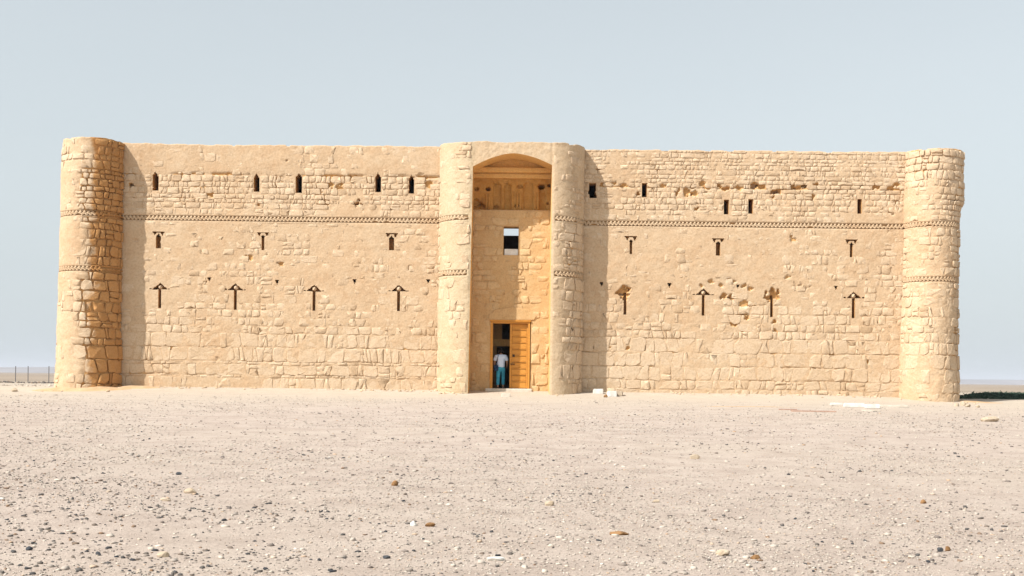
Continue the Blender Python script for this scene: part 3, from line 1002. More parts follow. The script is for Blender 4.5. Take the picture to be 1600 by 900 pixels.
for zc in (ZS1, ZS2):
    teeth('string_course', mapL, -math.pi * TR * 1.4, -0.03, zc, tow_l, miss=lambda s: 0.75 if s > -0.95 * TR else 0.03)
    teeth('string_course', mapR, -math.pi * TR, 0.4 * TR, zc, tow_r, miss=lambda s: 0.02)
    teeth('string_course', map_gate, 0.04, LQ * 0.93, zc, gate, miss=lambda s: 0.04)
    teeth('string_course', map_gate, LQ * 1.07 + LF, 2 * LQ + LF - .04, zc, gate, miss=lambda s: 0.12)

# ------------------------------------------------------------------ rest of the building
BK = 37.0
WY = 8.0         # depth of the front wing
x_a, x_b = XL + 0.1, XR - 0.1
box('parapet', x_a, XJL - 1.2, 0.80, 0.92, 9.6, TOP - 0.03, M['inner'], fort)
box('parapet', XJR + 1.2, x_b, 0.80, 0.92, 9.6, TOP - 0.03, M['inner'], fort)
box('parapet', XJL - 1.2, XJR + 1.2, -0.3, 0.92, 10.62, TOP - 0.03, M['plaster'], fort)
box('parapet', XJL - 1.2, XJR + 1.2, 0.80, 0.92, 9.9, 10.615, M['inner'], fort)
box('side_wall', XL + 0.06, XL + 0.9, 1.2, BK - 1, -0.6, TOP - 0.02, M['plaster'], fort)
box('side_wall', XR - 0.9, XR - 0.06, 1.2, BK - 1, -0.6, TOP - 0.02, M['plaster'], fort)
box('rear_wall', XL + 0.9, XR - 0.9, BK - 1.9, BK - 1, -0.6, TOP - 0.03, M['plaster'], fort)
box('roof', XL + 0.91, XR - 0.91, 0.5, WY, 9.6, 9.85, M['inner'], fort)
box('roof', XL + 0.91, XL + 8, WY + .01, BK - 8, 9.6, 9.86, M['inner'], fort)
box('roof', XR - 8, XR - 0.91, WY + .01, BK - 8, 9.6, 9.86, M['inner'], fort)
box('roof', XL + 0.91, XR - 0.91, BK - 7.99, BK - 1.91, 9.6, 9.85, M['inner'], fort)
# courtyard walls; the front one has the opening that lines up with the gate window
def Pz(py, y): return P(798, py, y)[1]
zo0, zo1 = Pz(370, WY), Pz(352, WY) + 0.3
xo0 = P(780, 370, WY)[0]; xo1 = P(818, 370, WY)[0]
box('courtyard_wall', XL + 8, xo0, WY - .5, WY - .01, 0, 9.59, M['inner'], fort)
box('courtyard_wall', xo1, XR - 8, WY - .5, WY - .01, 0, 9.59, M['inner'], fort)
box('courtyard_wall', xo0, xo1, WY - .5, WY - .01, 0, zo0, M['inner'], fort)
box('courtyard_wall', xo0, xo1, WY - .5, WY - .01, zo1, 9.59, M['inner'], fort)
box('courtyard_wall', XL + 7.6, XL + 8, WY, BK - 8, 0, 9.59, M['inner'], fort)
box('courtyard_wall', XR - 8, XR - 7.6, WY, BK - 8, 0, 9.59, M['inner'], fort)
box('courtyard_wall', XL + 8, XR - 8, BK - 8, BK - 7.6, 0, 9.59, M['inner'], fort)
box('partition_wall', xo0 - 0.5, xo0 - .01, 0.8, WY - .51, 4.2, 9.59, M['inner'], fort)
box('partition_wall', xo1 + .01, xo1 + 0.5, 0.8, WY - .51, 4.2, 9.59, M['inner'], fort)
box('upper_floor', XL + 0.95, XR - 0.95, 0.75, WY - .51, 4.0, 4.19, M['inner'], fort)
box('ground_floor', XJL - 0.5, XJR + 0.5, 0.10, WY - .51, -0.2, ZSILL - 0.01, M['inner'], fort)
# whitewashed block lying on the gate window's sill
xq0, zq0 = P(788, 397.5, 0.3); xq1, zq1 = P(809.5, 390, 0.3)
box('window_sill', xq0, xq1, 0.06, 0.5, zw0 + 0.004, zq1, M['white'], gback, bevel=0.02)

# gate passage: cross wall with an upper opening and a lower doorway
PY = 1.7
def pbox(n, a, b, c, d, y0=PY, y1=PY + 0.6, mat='inner'):
    x0, z1 = P(a, b, y0); x1, z0 = P(c, d, y0)
    return box(n, x0, x1, y0, y1, z0, z1, M[mat], fort)
pas0, _ = P(745, 550, PY); pas1, _ = P(850, 550, PY)
_, pzt = P(797, 470, PY)
ua, uz1 = P(784.5, 504, PY); ub, uz0 = P(812, 530.5, PY)
dz1 = P(797, 541, PY)[1]; da = P(776, 560, PY)[0]; db = P(815, 560, PY)[0]
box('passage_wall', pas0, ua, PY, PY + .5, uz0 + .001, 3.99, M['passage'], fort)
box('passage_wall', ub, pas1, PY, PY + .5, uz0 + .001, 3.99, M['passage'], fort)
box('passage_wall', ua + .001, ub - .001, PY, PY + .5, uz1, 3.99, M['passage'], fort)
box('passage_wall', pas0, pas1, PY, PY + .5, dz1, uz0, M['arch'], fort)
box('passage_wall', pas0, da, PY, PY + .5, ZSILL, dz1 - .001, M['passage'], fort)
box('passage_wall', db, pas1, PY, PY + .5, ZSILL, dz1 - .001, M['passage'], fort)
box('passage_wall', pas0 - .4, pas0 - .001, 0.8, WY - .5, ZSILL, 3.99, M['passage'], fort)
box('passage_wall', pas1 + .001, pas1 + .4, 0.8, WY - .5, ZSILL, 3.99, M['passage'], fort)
for cx in (XL, XR):
    t = cyl('corner_tower', cx, BK - 1.0, -0.6, TOP, TR + .06, M['plaster'], fort, n=40, r2=TR)

# lintel stone over the door, sill slab and step
def stone_slab(name, pts, y0, y1, mat, parent, **props):
    """extruded outline in the x-z plane with a bevelled edge"""
    bm = bmesh.new()
    f = bm.faces.new([bm.verts.new((x, y0, z)) for x, z in pts])
    r = bmesh.ops.extrude_face_region(bm, geom=[f])
    for v in r['geom']:
        if isinstance(v, bmesh.types.BMVert): v.co.y = y1
    bmesh.ops.recalc_face_normals(bm, faces=bm.faces)
    bmesh.ops.bevel(bm, geom=[e for e in bm.edges], offset=0.012, segments=1, affect='EDGES')
    me = bpy.data.meshes.new(name); bm.to_mesh(me); bm.free()
    return link(name, me, mat, parent, **props)
lint = [P(a, b) for a, b in ((762, 500), (834, 500), (838, 494), (826, 484), (800, 480), (774, 484), (765, 492))]
lo = stone_slab('lintel', lint, -0.055, 0.3, M['gate_clay'], gback)
sx0, szt = P(758, 607.5, -0.25); sx1, _ = P(831, 607.5, -0.25)
box('door_sill', sx0, sx1, -0.32, 0.099, -0.3, ZSILL, M['slab'], gback, bevel=0.03, cuts=2, jit=0.01)
# ------------------------------------------------------------------ door
DY = 0.10
def PD(px, py, y=DY): return P(px, py, y)
fx0, fzt = PD(766.5, 501); fx1, _ = PD(828.5, 501)
frame = None
df = thing('door_frame', '', '')      # becomes a plain part below
del df['label']; del df['category']; df.parent = fort; df.name = 'door'
FW = 0.115
box('jamb', fx0, fx0 + FW, -0.03, DY + .12, ZSILL, fzt, M['wood'], df, bevel=0.01)
box('jamb', fx1 - FW * 0.75, fx1, -0.03, DY + .12, ZSILL, fzt, M['wood'], df, bevel=0.01)
box('head', fx0 + FW + .002, fx1 - FW * .75 - .002, -0.03, DY + .12, fzt - 0.12, fzt, M['wood'], df, bevel=0.01)
box('head_trim', fx0 - .03, fx1 + .03, -0.08, -0.033, fzt - 0.035, fzt + 0.03, M['wood'], df, bevel=0.006)
# closed right leaf
lx0, _ = PD(796.5, 550); lx1 = fx1 - FW * .75 - .006
lz0, lz1 = ZSILL + .02, fzt - .125
st = 0.09
box('stile', lx0, lx0 + st, DY - .03, DY + .04, lz0, lz1, M['wood'], df, bevel=0.008)
box('stile', lx1 - st * .7, lx1, DY - .03, DY + .04, lz0, lz1, M['wood'], df, bevel=0.008)
nb = 10
ph = (lz1 - lz0) / nb
for k in range(nb):
    z0 = lz0 + k * ph
    o = box('panel', lx0 + st + .003, lx1 - st * .7 - .003, DY - 0.008 + 0.012 * (k % 2), DY + .03, z0 + 0.035, z0 + ph - 0.012, M['wood'], df, bevel=0.018)
    box('rail', lx0 + st + .003, lx1 - st * .7 - .003, DY - 0.026, DY + .02, z0, z0 + 0.033, M['wood'], df, bevel=0.006)
hx, hz = PD(802.5, 556)
cy_ = box('lock', hx - .05, hx + .05, DY - .065, DY - .028, hz - .05, hz + .06, M['metal'], df, bevel=0.015)
hx, hz = PD(801, 569)
box('latch', hx - .10, hx + .10, DY - .075, DY - .029, hz - .018, hz + .018, M['metal'], df, bevel=0.006)
# left leaf folded back into the passage
lw = 0.80
box('leaf', fx0 + FW - .075, fx0 + FW - .02, DY + .125, DY + .125 + lw, lz0, lz1, M['wood'], df, bevel=0.01)

# ------------------------------------------------------------------ ground
def geo_lines(lo, hi, inner_lo, inner_hi, step, ratio=1.13):
    core = list(np.arange(inner_lo, inner_hi + 1e-6, step))
    a, s = inner_hi, step
    while a < hi:
        s *= ratio; a += s; core.append(min(a, hi))
    a, s = inner_lo, step
    while a > lo:
        s *= ratio; a -= s; core.insert(0, max(a, lo))
    return np.unique(np.array(core))
gx = geo_lines(-9000, 9000, -27, 27, 0.20)
gy = geo_lines(-400, 12500, -56, 6, 0.20)
X, Y = np.meshgrid(gx, gy)
Zg = gh(X, Y)
# sand swept up against the walls of the two left corners and the gate
idx = np.arange(X.size).reshape(X.shape)
q = np.stack([idx[:-1, :-1], idx[:-1, 1:], idx[1:, 1:], idx[1:, :-1]], -1).reshape(-1, 4)
gm, nt, bs = new_mat('gravel_ground')
pos = geo_pos(nt)
sep = nd(nt, 'ShaderNodeSeparateXYZ'); nt.links.new(pos, sep.inputs[0])
n1 = noise_node(nt, 0.12, 5, 0.6, pos); n2 = noise_node(nt, 1.4, 6, 0.7, pos); n3 = noise_node(nt, 22, 5, 0.75, pos)
base = ramp(nt, n2, [(0.32, (0.400, 0.321, 0.270)), (0.52, (0.480, 0.394, 0.334)), (0.72, (0.530, 0.447, 0.382))])
sandc = ramp(nt, n2, [(0.3, (0.470, 0.394, 0.314)), (0.7, (0.530, 0.456, 0.372))])
# trodden pale apron within some ten metres of the wall
mr = nd(nt, 'ShaderNodeMapRange'); nt.links.new(sep.outputs['Y'], mr.inputs['Value'])
mr.inputs['From Min'].default_value = -20; mr.inputs['From Max'].default_value = -3
ad = nd(nt, 'ShaderNodeMath', operation='MULTIPLY_ADD'); nt.links.new(n1, ad.inputs[0]); ad.inputs[1].default_value = 1.5
ad2 = nd(nt, 'ShaderNodeMath', operation='ADD'); nt.links.new(mr.outputs[0], ad2.inputs[0]); ad2.inputs[1].default_value = -0.72
nt.links.new(ad2.outputs[0], ad.inputs[2])
cl = nd(nt, 'ShaderNodeClamp'); nt.links.new(ad.outputs[0], cl.inputs[0])
c = mixc(nt, cl.outputs[0], base, sandc)
# stony plain beyond the building
mr2 = nd(nt, 'ShaderNodeMapRange'); nt.links.new(sep.outputs['Y'], mr2.inputs['Value'])
mr2.inputs['From Min'].default_value = 30; mr2.inputs['From Max'].default_value = 90
far = ramp(nt, noise_node(nt, 0.02, 5, 0.6, pos), [(0.35, (0.24, 0.19, 0.145)), (0.65, (0.36, 0.29, 0.225))])
c = mixc(nt, mr2.outputs[0], c, far)
sp = ramp(nt, n3, [(0.28, (0.55, 0.52, 0.50)), (0.42, (0.92, 0.92, 0.92)), (0.60, (1.0, 1.0, 1.0)), (0.74, (1.22, 1.21, 1.18))])
c = mixc(nt, 0.85, c, sp, 'MULTIPLY')
n4 = noise_node(nt, 75, 3, 0.7, pos)
c = mixc(nt, 0.9, c, ramp(nt, n4, [(0.30, (0.50, 0.48, 0.46)), (0.44, (0.95, 0.94, 0.93)), (0.62, (1.0, 1.0, 1.0)), (0.72, (1.2, 1.19, 1.17))]), 'MULTIPLY')
nt.links.new(c, bs.inputs['Base Color'])
bump(nt, bs, n3, 0.9, 0.03)
link('ground', np_mesh('ground', np.stack([X, Y, Zg], -1).reshape(-1, 3), q, smooth=True), gm, kind='structure')

# orange sand heaped round the foot of the left tower
def mound(name, cx, cy, rx, ry, h, mat, n=40, m=12, seed=0):
    V, Fs = [], []
    for j in range(m + 1):
        for i in range(n):
            a = 2 * math.pi * i / n; t = j / m
            rr = t * (1 + 0.15 * float(fbm(np.array(math.cos(a) * 1.5), np.array(math.sin(a) * 1.5), seed, 2)))
            x = cx + rx * rr * math.cos(a); y = cy + ry * rr * math.sin(a)
            z = float(gh(x, y)) + h * (1 - t * t) ** 1.3 * (1 + .3 * float(fbm(np.array(x * 1.5), np.array(y * 1.5), seed + 4, 3))) - 0.03 * t
            V.append((x, y, z))
    for j in range(m):
        for i in range(n):
            k = (i + 1) % n
            Fs.append((j * n + i, j * n + k, (j + 1) * n + k, (j + 1) * n + i))
    me = poly_mesh(name, V, Fs)
    for p in me.polygons: p.use_smooth = True
    return link(name, me, mat, kind='structure')
mound('sand_drift', XL + 0.1, -1.1, 2.5, 0.9, 0.16, M['sand'], seed=3)
mound('sand_drift', XL + 2.0, -0.5, 1.5, 0.6, 0.10, M['sand'], seed=5)
mound('sand_drift', P(1060, 672)[0] + 1, -11.5, 4.2, 0.7, 0.015, M['sand'], seed=9)
mound('sand_drift', XR + 1.9, -0.6, 1.7, 0.8, 0.05, M['sand'], seed=13)

# ------------------------------------------------------------------ gravel, real pebbles
def ico():
    t = (1 + 5 ** .5) / 2
    V = np.array([(-1, t, 0), (1, t, 0), (-1, -t, 0), (1, -t, 0), (0, -1, t), (0, 1, t), (0, -1, -t), (0, 1, -t), (t, 0, -1), (t, 0, 1), (-t, 0, -1), (-t, 0, 1)], float)
    V /= np.linalg.norm(V[0])
    Fc = np.array([(0, 11, 5), (0, 5, 1), (0, 1, 7), (0, 7, 10), (0, 10, 11), (1, 5, 9), (5, 11, 4), (11, 10, 2), (10, 7, 6), (7, 1, 8), (3, 9, 4), (3, 4, 2), (3, 2, 6), (3, 6, 8), (3, 8, 9), (4, 9, 5), (2, 4, 11), (6, 2, 10), (8, 6, 7), (9, 8, 1)])
    return V, Fc
octV = np.array([(1, 0, 0), (0, 1, 0), (-1, 0, 0), (0, -1, 0), (0, 0, 1), (0, 0, -.6)], float)
octF = np.array([(0, 1, 4), (1, 2, 4), (2, 3, 4), (3, 0, 4), (1, 0, 5), (2, 1, 5), (3, 2, 5), (0, 3, 5)])
def scatter(name, xs, ys, size, base, mat, flat=0.5):
    BV, BF = base
    n = len(xs); m = len(BV)
    yaw = rng.uniform(0, 2 * np.pi, n)
    sc = np.stack([size * rng.uniform(.8, 1.35, n), size * rng.uniform(.6, 1.0, n), size * flat * rng.uniform(.6, 1.2, n)], -1)
    V = BV[None] * (1 + rng.uniform(-.38, .38, (n, m, 1))) * sc[:, None, :]
    c, s = np.cos(yaw)[:, None], np.sin(yaw)[:, None]
    x = V[..., 0] * c - V[..., 1] * s + xs[:, None]; y = V[..., 0] * s + V[..., 1] * c + ys[:, None]
    z = V[..., 2] + (gh(xs, ys) + size * flat * 0.28)[:, None]
    T = BF[None] + (np.arange(n) * m)[:, None, None]
    return link(name, np_mesh(name, np.stack([x, y, z], -1).reshape(-1, 3), T.reshape(-1, 3), tri=True), mat, kind='stuff')
def sample_view(n, d0, d1, power=1.0, xpad=2.0):
    """points on the ground between the two distances from the camera, spread wider than the frame"""
    u = rng.random(n)
    d = (d0 ** (1 - power) + u * (d1 ** (1 - power) - d0 ** (1 - power))) ** (1 / (1 - power)) if power != 1 else d0 * (d1 / d0) ** u
    x = rng.uniform(-1, 1, n) * (d * 0.46 + xpad)
    return x, d - D
def pebble_mat(name, stops):
    m, nt, bs = new_mat(name)
    g = nd(nt, 'ShaderNodeNewGeometry')
    col = ramp(nt, g.outputs['Random Per Island'], stops)
    f = noise_node(nt, 30, 3, .6, g.outputs['Position'])
    col = mixc(nt, .5, col, ramp(nt, f, [(.3, (.8, .8, .8)), (.7, (1.1, 1.1, 1.1))]), 'MULTIPLY')
    nt.links.new(col, bs.inputs['Base Color'])
    return m
pm = pebble_mat('pebbles', [(0, (.13, .11, .10)), (.10, (.24, .20, .17)), (.30, (.36, .31, .265)), (.6, (.46, .40, .34)), (.88, (.54, .48, .40)), (.95, (.44, .30, .20)), (1, (.66, .62, .56))])
pmd = pebble_mat('dark_pebbles', [(0, (.035, .038, .045)), (.4, (.12, .11, .10)), (.8, (.19, .15, .12)), (1, (.25, .16, .10))])
x, y = sample_view(95000, 7.5, 49, 1.55)
patch = fbm(x * 0.35, y * 0.35, 501, 3)
k = rng.random(len(x)) < 0.55 + patch
k &= rng.random(len(x)) < 0.10 + 0.90 * sstep(-3, -17, y + 5 * fbm(x * .2, y * .2, 505, 2))
x, y = x[k], y[k]
scatter('gravel', x, y, 0.0045 + 0.009 * rng.random(len(x)) ** 2 + 0.00035 * (y + D), (octV, octF), pm, 0.55)
x, y = sample_view(6000, 7.5, 46, 1.2)
scatter('gravel', x, y, 0.010 + 0.026 * rng.random(len(x)) ** 4 + 0.0003 * (y + D), ico(), pm, 0.5)
x, y = sample_view(26000, 7.5, 40, 1.5)
w = 0.11 + 0.8 * np.clip(-x / 9, -0.1, 1) * sstep(-32, -42, y) + 1.0 * fbm(x * 0.9, y * 0.9, 511, 3)
k = rng.random(len(x)) < w
x, y = x[k], y[k]
scatter('gravel', x, y, 0.005 + 0.020 * rng.random(len(x)) ** 4 + 0.0003 * (y + D), ico(), pmd, 0.6)

x = np.concatenate([rng.uniform(xtl, xgl, 420), rng.uniform(xgr, xtr, 420), rng.uniform(XL - 1.6, XL + 1.6, 90), rng.uniform(XR - 1.6, XR + 1.8, 110), rng.uniform(XJL - 1.3, XJL, 40), rng.uniform(XJR, XJR + 1.3, 40)])
y = np.concatenate([-np.abs(rng.normal(0, .45, 840)) - .06, -1.42 - np.abs(rng.normal(0, .35, 280))])
k = rng.random(len(x)) < 0.45 + 1.2 * fbm(x * 0.6, x * 0, 521, 3)
x, y = x[k], y[k]
scatter('fallen_chips', x, y, 0.018 + 0.075 * rng.random(len(x)) ** 3, ico(), M['stone'], .6)

# ------------------------------------------------------------------ single rocks
def ground_at(px, py):
    """ground point seen at a photograph pixel"""
    lo_, hi_ = 5.0, 400.0
    for _ in range(60):
        d = (lo_ + hi_) / 2
        x, z = P(px, py, d - D)
        if z > float(gh(x, d - D)): lo_ = d
        else: hi_ = d
    x, z = P(px, py, lo_ - D)
    return x, lo_ - D, float(gh(x, lo_ - D))
def rock(px, py, wpx, hpx, mat, label, depth=0.8, name='rock', cat='rock', seed=None, sub=2, group=None):
    x, y, z = ground_at(px, py)
    k = (D + y) / F
    rx, rz = wpx * k / 2, hpx * k / 2
    bm = bmesh.new()
    bmesh.ops.create_icosphere(bm, subdivisions=sub, radius=1)
    rr_ = random.Random(int(px * 7 + py))
    planes = []
    for _ in range(11):
        v = Vector((rr_.gauss(0, 1), rr_.gauss(0, 1), rr_.gauss(0, .8))).normalized()
        planes.append((v, rr_.uniform(.55, .88)))
    for v in bm.verts:
        c = v.co.copy()
        for d_, t_ in planes:
            k_ = c.dot(d_) - t_
            if k_ > 0: c -= d_ * k_
        c *= 1 + .10 * mnoise.noise(v.co * 2.7 + Vector((px * .37, py * .21, 0)))
        v.co = Vector((c.x * rx * 1.2, c.y * rx * depth, c.z * rz * 1.3))
    me = bpy.data.meshes.new(name); bm.to_mesh(me); bm.free()
    o = link(name, me, M[mat]); o.location = (x, y + rx * depth * .3, z + rz * .62)
    o['label'] = label; o['category'] = cat
    if group: o['group'] = group
    return o
GR = 'loose rocks lying on the gravel'
rock(617, 759, 11, 9, 'rock_brown', 'small upright brown rock with a dark underside, left of centre on the gravel', group=GR)
rock(298, 771, 20, 9, 'rock_tan', 'tan rounded rock with a brown left end on the left foreground gravel', group=GR)
rock(258, 783, 15, 6, 'rock_tan', 'flat yellowish rock just below the larger tan rock at left', group=GR)
rock(279, 742, 9, 5, 'rock_dark', 'blackish brown rock above the tan rock on the left gravel', group=GR)
rock(1085, 717, 15, 8, 'rock_tan', 'small pale wedge of rock midway across the gravel, right of the gate', group=GR)
rock(858, 790, 14, 10, 'rock_tan', 'cream lump of rock on the gravel below and right of the gate', group=GR)
rock(968, 836, 28, 7, 'rock_brown', 'broad flat brown slab of rock in the right foreground', group=GR, depth=.7)
rock(772, 876, 30, 7, 'rock_white', 'flat white stone close to the bottom edge near the centre', group=GR)
rock(1443, 787, 9, 8, 'rock_brown', 'single reddish brown rock far right on the gravel', group=GR)
rock(1469, 862, 11, 8, 'rock_dark', 'dark grey rock, left one of a touching pair in the right foreground', group=GR)
rock(1481, 861, 10, 8, 'rock_brown', 'brown rock, right one of a touching pair in the right foreground', group=GR)
rock(1130, 868, 20, 12, 'rock_tan', 'largest cream rock half sunk in the right foreground gravel', group=GR)
rock(255, 870, 18, 9, 'rock_tan', 'ochre and cream rock near the bottom edge at left', group=GR)
rock(153, 868, 10, 7, 'rock_dark', 'blue black rock near the bottom edge at far left', group=GR)
rock(46, 860, 11, 7, 'rock_dark', 'dark stone at the left edge of the foreground', group=GR)
rock(646, 822, 9, 9, 'rock_white', 'small chalk white rock in the middle foreground', group=GR)
rock(672, 823, 16, 7, 'rock_brown', 'brown stone with grey end beside the chalk white rock', group=GR)
rock(1547, 659, 27, 10, 'rock_tan', 'large sandy boulder slab on the ground in front of the right tower', group=GR, depth=.7)
rock(1026, 785, 13, 5, 'rock_tan', 'thin tan chip of rock to the right of the cream lump', group=GR)
rock(1180, 874, 14, 8, 'rock_brown', 'rust brown rock in the group right of the largest cream rock', group=GR)
rock(22, 612, 9, 7, 'rock_tan', 'small tan rock left of the left corner tower', group=GR)
rock(603, 873, 12, 6, 'rock_dark', 'black flint near the bottom edge left of centre', group=GR)
GB = 'rubble at the foot of the right tower'
for px, py, w, h, l in ((1505, 634, 9, 8, 'pale rubble stone touching the foot of the right corner tower'), (1513, 636, 8, 6, 'pale rubble stone at the edge of the dark shadow beside the right tower'),
                        (1495, 635, 8, 6, 'pale rubble stone just under the right tower'), (1528, 637, 6, 5, 'outermost small rubble stone on the rim of the dark shadow')):
    rock(px, py, w, h, 'rock_tan', l, group=GB)

# building debris near the wall
def block(name, px0, px1, pyt, pyb, depth, mat, label, cat, bevel=.03, group=None, rot=0.0, jit=.02, sink=0.02, yoff=0):
    xa, y, z = ground_at((px0 + px1) / 2, pyb)
    k = (D + y) / F
    w = (px1 - px0) * k; h = (pyb - pyt) * k
    bm = bmesh.new()
    V, Fs = box_data(-w / 2, w / 2, -depth / 2, depth / 2, -sink, h)
    vs = [bm.verts.new(v) for v in V]
    for f in Fs: bm.faces.new([vs[i] for i in f])
    bmesh.ops.recalc_face_normals(bm, faces=bm.faces)
    bmesh.ops.bevel(bm, geom=list(bm.edges), offset=min(bevel, h * .3), segments=2, affect='EDGES')
    for v in bm.verts:
        v.co += mnoise.noise_vector(v.co * 3 + Vector((px0, 0, 0))) * jit
    me = bpy.data.meshes.new(name); bm.to_mesh(me); bm.free()
    o = link(name, me, M[mat]); o.location = (xa, y + depth / 2 + yoff, z); o.rotation_euler.z = rot
    o['label'] = label; o['category'] = cat
    if group: o['group'] = group
    return o
block('stone_block', 927, 943, 607.5, 615.5, .38, 'white', 'white stone block lying at the corner right of the gate bay', 'block', group='white blocks right of the gate')
block('stone_block', 950.5, 963, 611, 620, .42, 'white', 'larger white stone block just right of the first, away from the wall', 'block', group='white blocks right of the gate', rot=.15)
block('stone_block', 963.5, 974, 611, 619, .5, 'rock_tan', 'tan broken block leaning against the larger white one, right of the gate', 'block', group='white blocks right of the gate', rot=-.1)
rock(946, 621, 6, 6, 'rock_brown', 'small brown stone lying between the two white blocks right of the gate')
block('stone_block', 783, 797, 614.5, 620, .3, 'slab', 'pale brick lying on the ground before the door sill', 'block', group=None, bevel=.015)
block('stone_beam', 1298, 1318, 629, 633, .16, 'white', 'short white stone beam at the left end of the row before the right wall', 'beam', group='white stone beams')
block('stone_beam', 1319, 1352, 630, 636, .18, 'white', 'long white stone beam in the middle of the row before the right wall', 'beam', group='white stone beams')
block('stone_beam', 1353, 1376, 632, 638, .2, 'white', 'brightest white stone beam right of the long one, before the right wall', 'beam', group='white stone beams')
block('paving_slab', 1376, 1420, 633, 636.5, .45, 'slab', 'thin pale slab lying flat between the white beams and the right tower', 'slab')
block('paving_slab', 1352, 1376, 641, 643, .5, 'slab', 'small pale slab lying flat in front of the white beams', 'slab')
block('plank', 1238, 1307, 641.8, 643.6, .22, 'plank', 'long weathered reddish plank lying on the gravel before the right wall', 'plank', rot=-.012, bevel=.01, jit=.005)
block('plank', 1218, 1246, 639, 640.6, .2, 'plank', 'short plank end behind the long plank, nearer the right wall', 'plank', bevel=.01, jit=.005)

# ------------------------------------------------------------------ fence and far things
fy = 60.0
fence = thing('wire_fence', 'thin wire fence on tall metal posts beyond the left corner tower', 'fence', (P(40, 597, fy)[0], fy, -0.3))
_px = [-75, -40, -8, 24.5, 44, 76.5, 108]
def child_cyl(name, x, y, z0, z1, r, mat, parent, n=6):
    o = cyl(name, x - parent.location.x, y - parent.location.y, z0 - parent.location.z, z1 - parent.location.z, r, mat, parent, n=n)
    return o
pxs = []
for p_ in _px:
    x, zt = P(p_, 572, fy)
    pxs.append(x)
    child_cyl('post', x, fy, -0.5, zt, 0.038, M['post'], fence)
for zz in (0.35, 0.95):
    box('wire', pxs[0] - fence.location.x, pxs[-1] - fence.location.x, -.003, .003, zz - .003 + .3, zz + .003 + .3, M['post'], fence)
# far hills
hm, nt, bs = new_mat('hill_rock')
nt.links.new(ramp(nt, noise_node(nt, .004, 4, .6, geo_pos(nt)), [(.4, (.16, .13, .115)), (.6, (.22, .18, .155))]), bs.inputs['Base Color'])
def hills(name, y0, x0, x1, hmax, seed, depth=900):
    xs = np.linspace(x0, x1, 160); ys = np.linspace(0, 1, 9)
    Xh, T = np.meshgrid(xs, ys)
    prof = hmax * (0.62 + 0.45 * fbm(Xh * 0.0007, Xh * 0 + seed, seed, 4)) * sstep(0, .08, (Xh - x0) / (x1 - x0)) * sstep(1, .92, (Xh - x0) / (x1 - x0))
    Zh = prof * np.sin(T * math.pi) ** .8 * (1 + .12 * fbm(Xh * .003, T * 3, seed + 3, 3)) - 1.5
    Yh = y0 + T * depth
    ii = np.arange(Xh.size).reshape(Xh.shape)
    qq = np.stack([ii[:-1, :-1], ii[:-1, 1:], ii[1:, 1:], ii[1:, :-1]], -1).reshape(-1, 4)
    link(name, np_mesh(name, np.stack([Xh, Yh, Zh], -1).reshape(-1, 3), qq, smooth=True), hm, kind='structure')
hills('hills', 6200, -6500, -500, 62, 3)
hills('hills', 7200, 1200, 7000, 40, 8)

# dark scrubby bank behind the fence foot at the left
x, y = rng.uniform(-75, -21.5, 1500), rng.uniform(50, 58, 1500)
scatter('stony_bank', x, y, 0.05 + .12 * rng.random(1500) ** 2, ico(), pmd, .6)
x, y = rng.uniform(-60, -20, 900), rng.uniform(6, 40, 900)
scatter('rubble_field', x, y, 0.03 + .07 * rng.random(900) ** 2, ico(), pm, .6)
x, y = rng.uniform(20.3, 60, 900), rng.uniform(0, 90, 900)
scatter('rubble_field', x, y, 0.03 + .08 * rng.random(900) ** 2, ico(), pm, .6)

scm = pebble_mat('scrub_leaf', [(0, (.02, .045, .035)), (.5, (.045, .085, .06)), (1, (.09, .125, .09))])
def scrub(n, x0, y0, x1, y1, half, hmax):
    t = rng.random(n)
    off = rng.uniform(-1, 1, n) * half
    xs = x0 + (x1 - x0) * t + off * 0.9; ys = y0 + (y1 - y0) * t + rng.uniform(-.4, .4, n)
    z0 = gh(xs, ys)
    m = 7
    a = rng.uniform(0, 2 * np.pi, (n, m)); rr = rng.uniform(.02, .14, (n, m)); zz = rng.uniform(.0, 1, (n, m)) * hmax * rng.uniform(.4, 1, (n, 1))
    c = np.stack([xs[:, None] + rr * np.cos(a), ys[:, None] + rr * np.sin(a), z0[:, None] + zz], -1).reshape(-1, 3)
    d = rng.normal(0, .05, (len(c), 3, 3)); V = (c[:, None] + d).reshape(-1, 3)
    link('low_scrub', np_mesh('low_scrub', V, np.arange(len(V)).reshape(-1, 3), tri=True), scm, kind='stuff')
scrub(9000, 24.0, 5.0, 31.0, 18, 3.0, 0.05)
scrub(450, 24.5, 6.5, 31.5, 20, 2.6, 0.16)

# ------------------------------------------------------------------ person in the doorway
def skin_body(name, nodes, edges, mat, parent, sub=2, root=0):
    me = bpy.data.meshes.new(name)
    me.from_pydata([n[0] for n in nodes], edges, [])
    me.update()
    o = link(name, me, mat, parent)
    m = o.modifiers.new('skin', 'SKIN'); m.use_smooth_shade = True
    for i, n in enumerate(nodes):
        sv = me.skin_vertices[0].data[i]
        r = n[1]
        sv.radius = r if isinstance(r, tuple) else (r, r)
        sv.use_root = (i == root)
    s = o.modifiers.new('subsurf', 'SUBSURF'); s.levels = sub; s.render_levels = sub
    return o
pxp, pzp = P(782, 607, 0.45)
per = thing('person', 'person seen from behind in pale blue shirt and teal jeans stepping through the open door', 'person', (pxp, 0.45, ZSILL))
per.scale = (1.13, 1.05, 1.0)
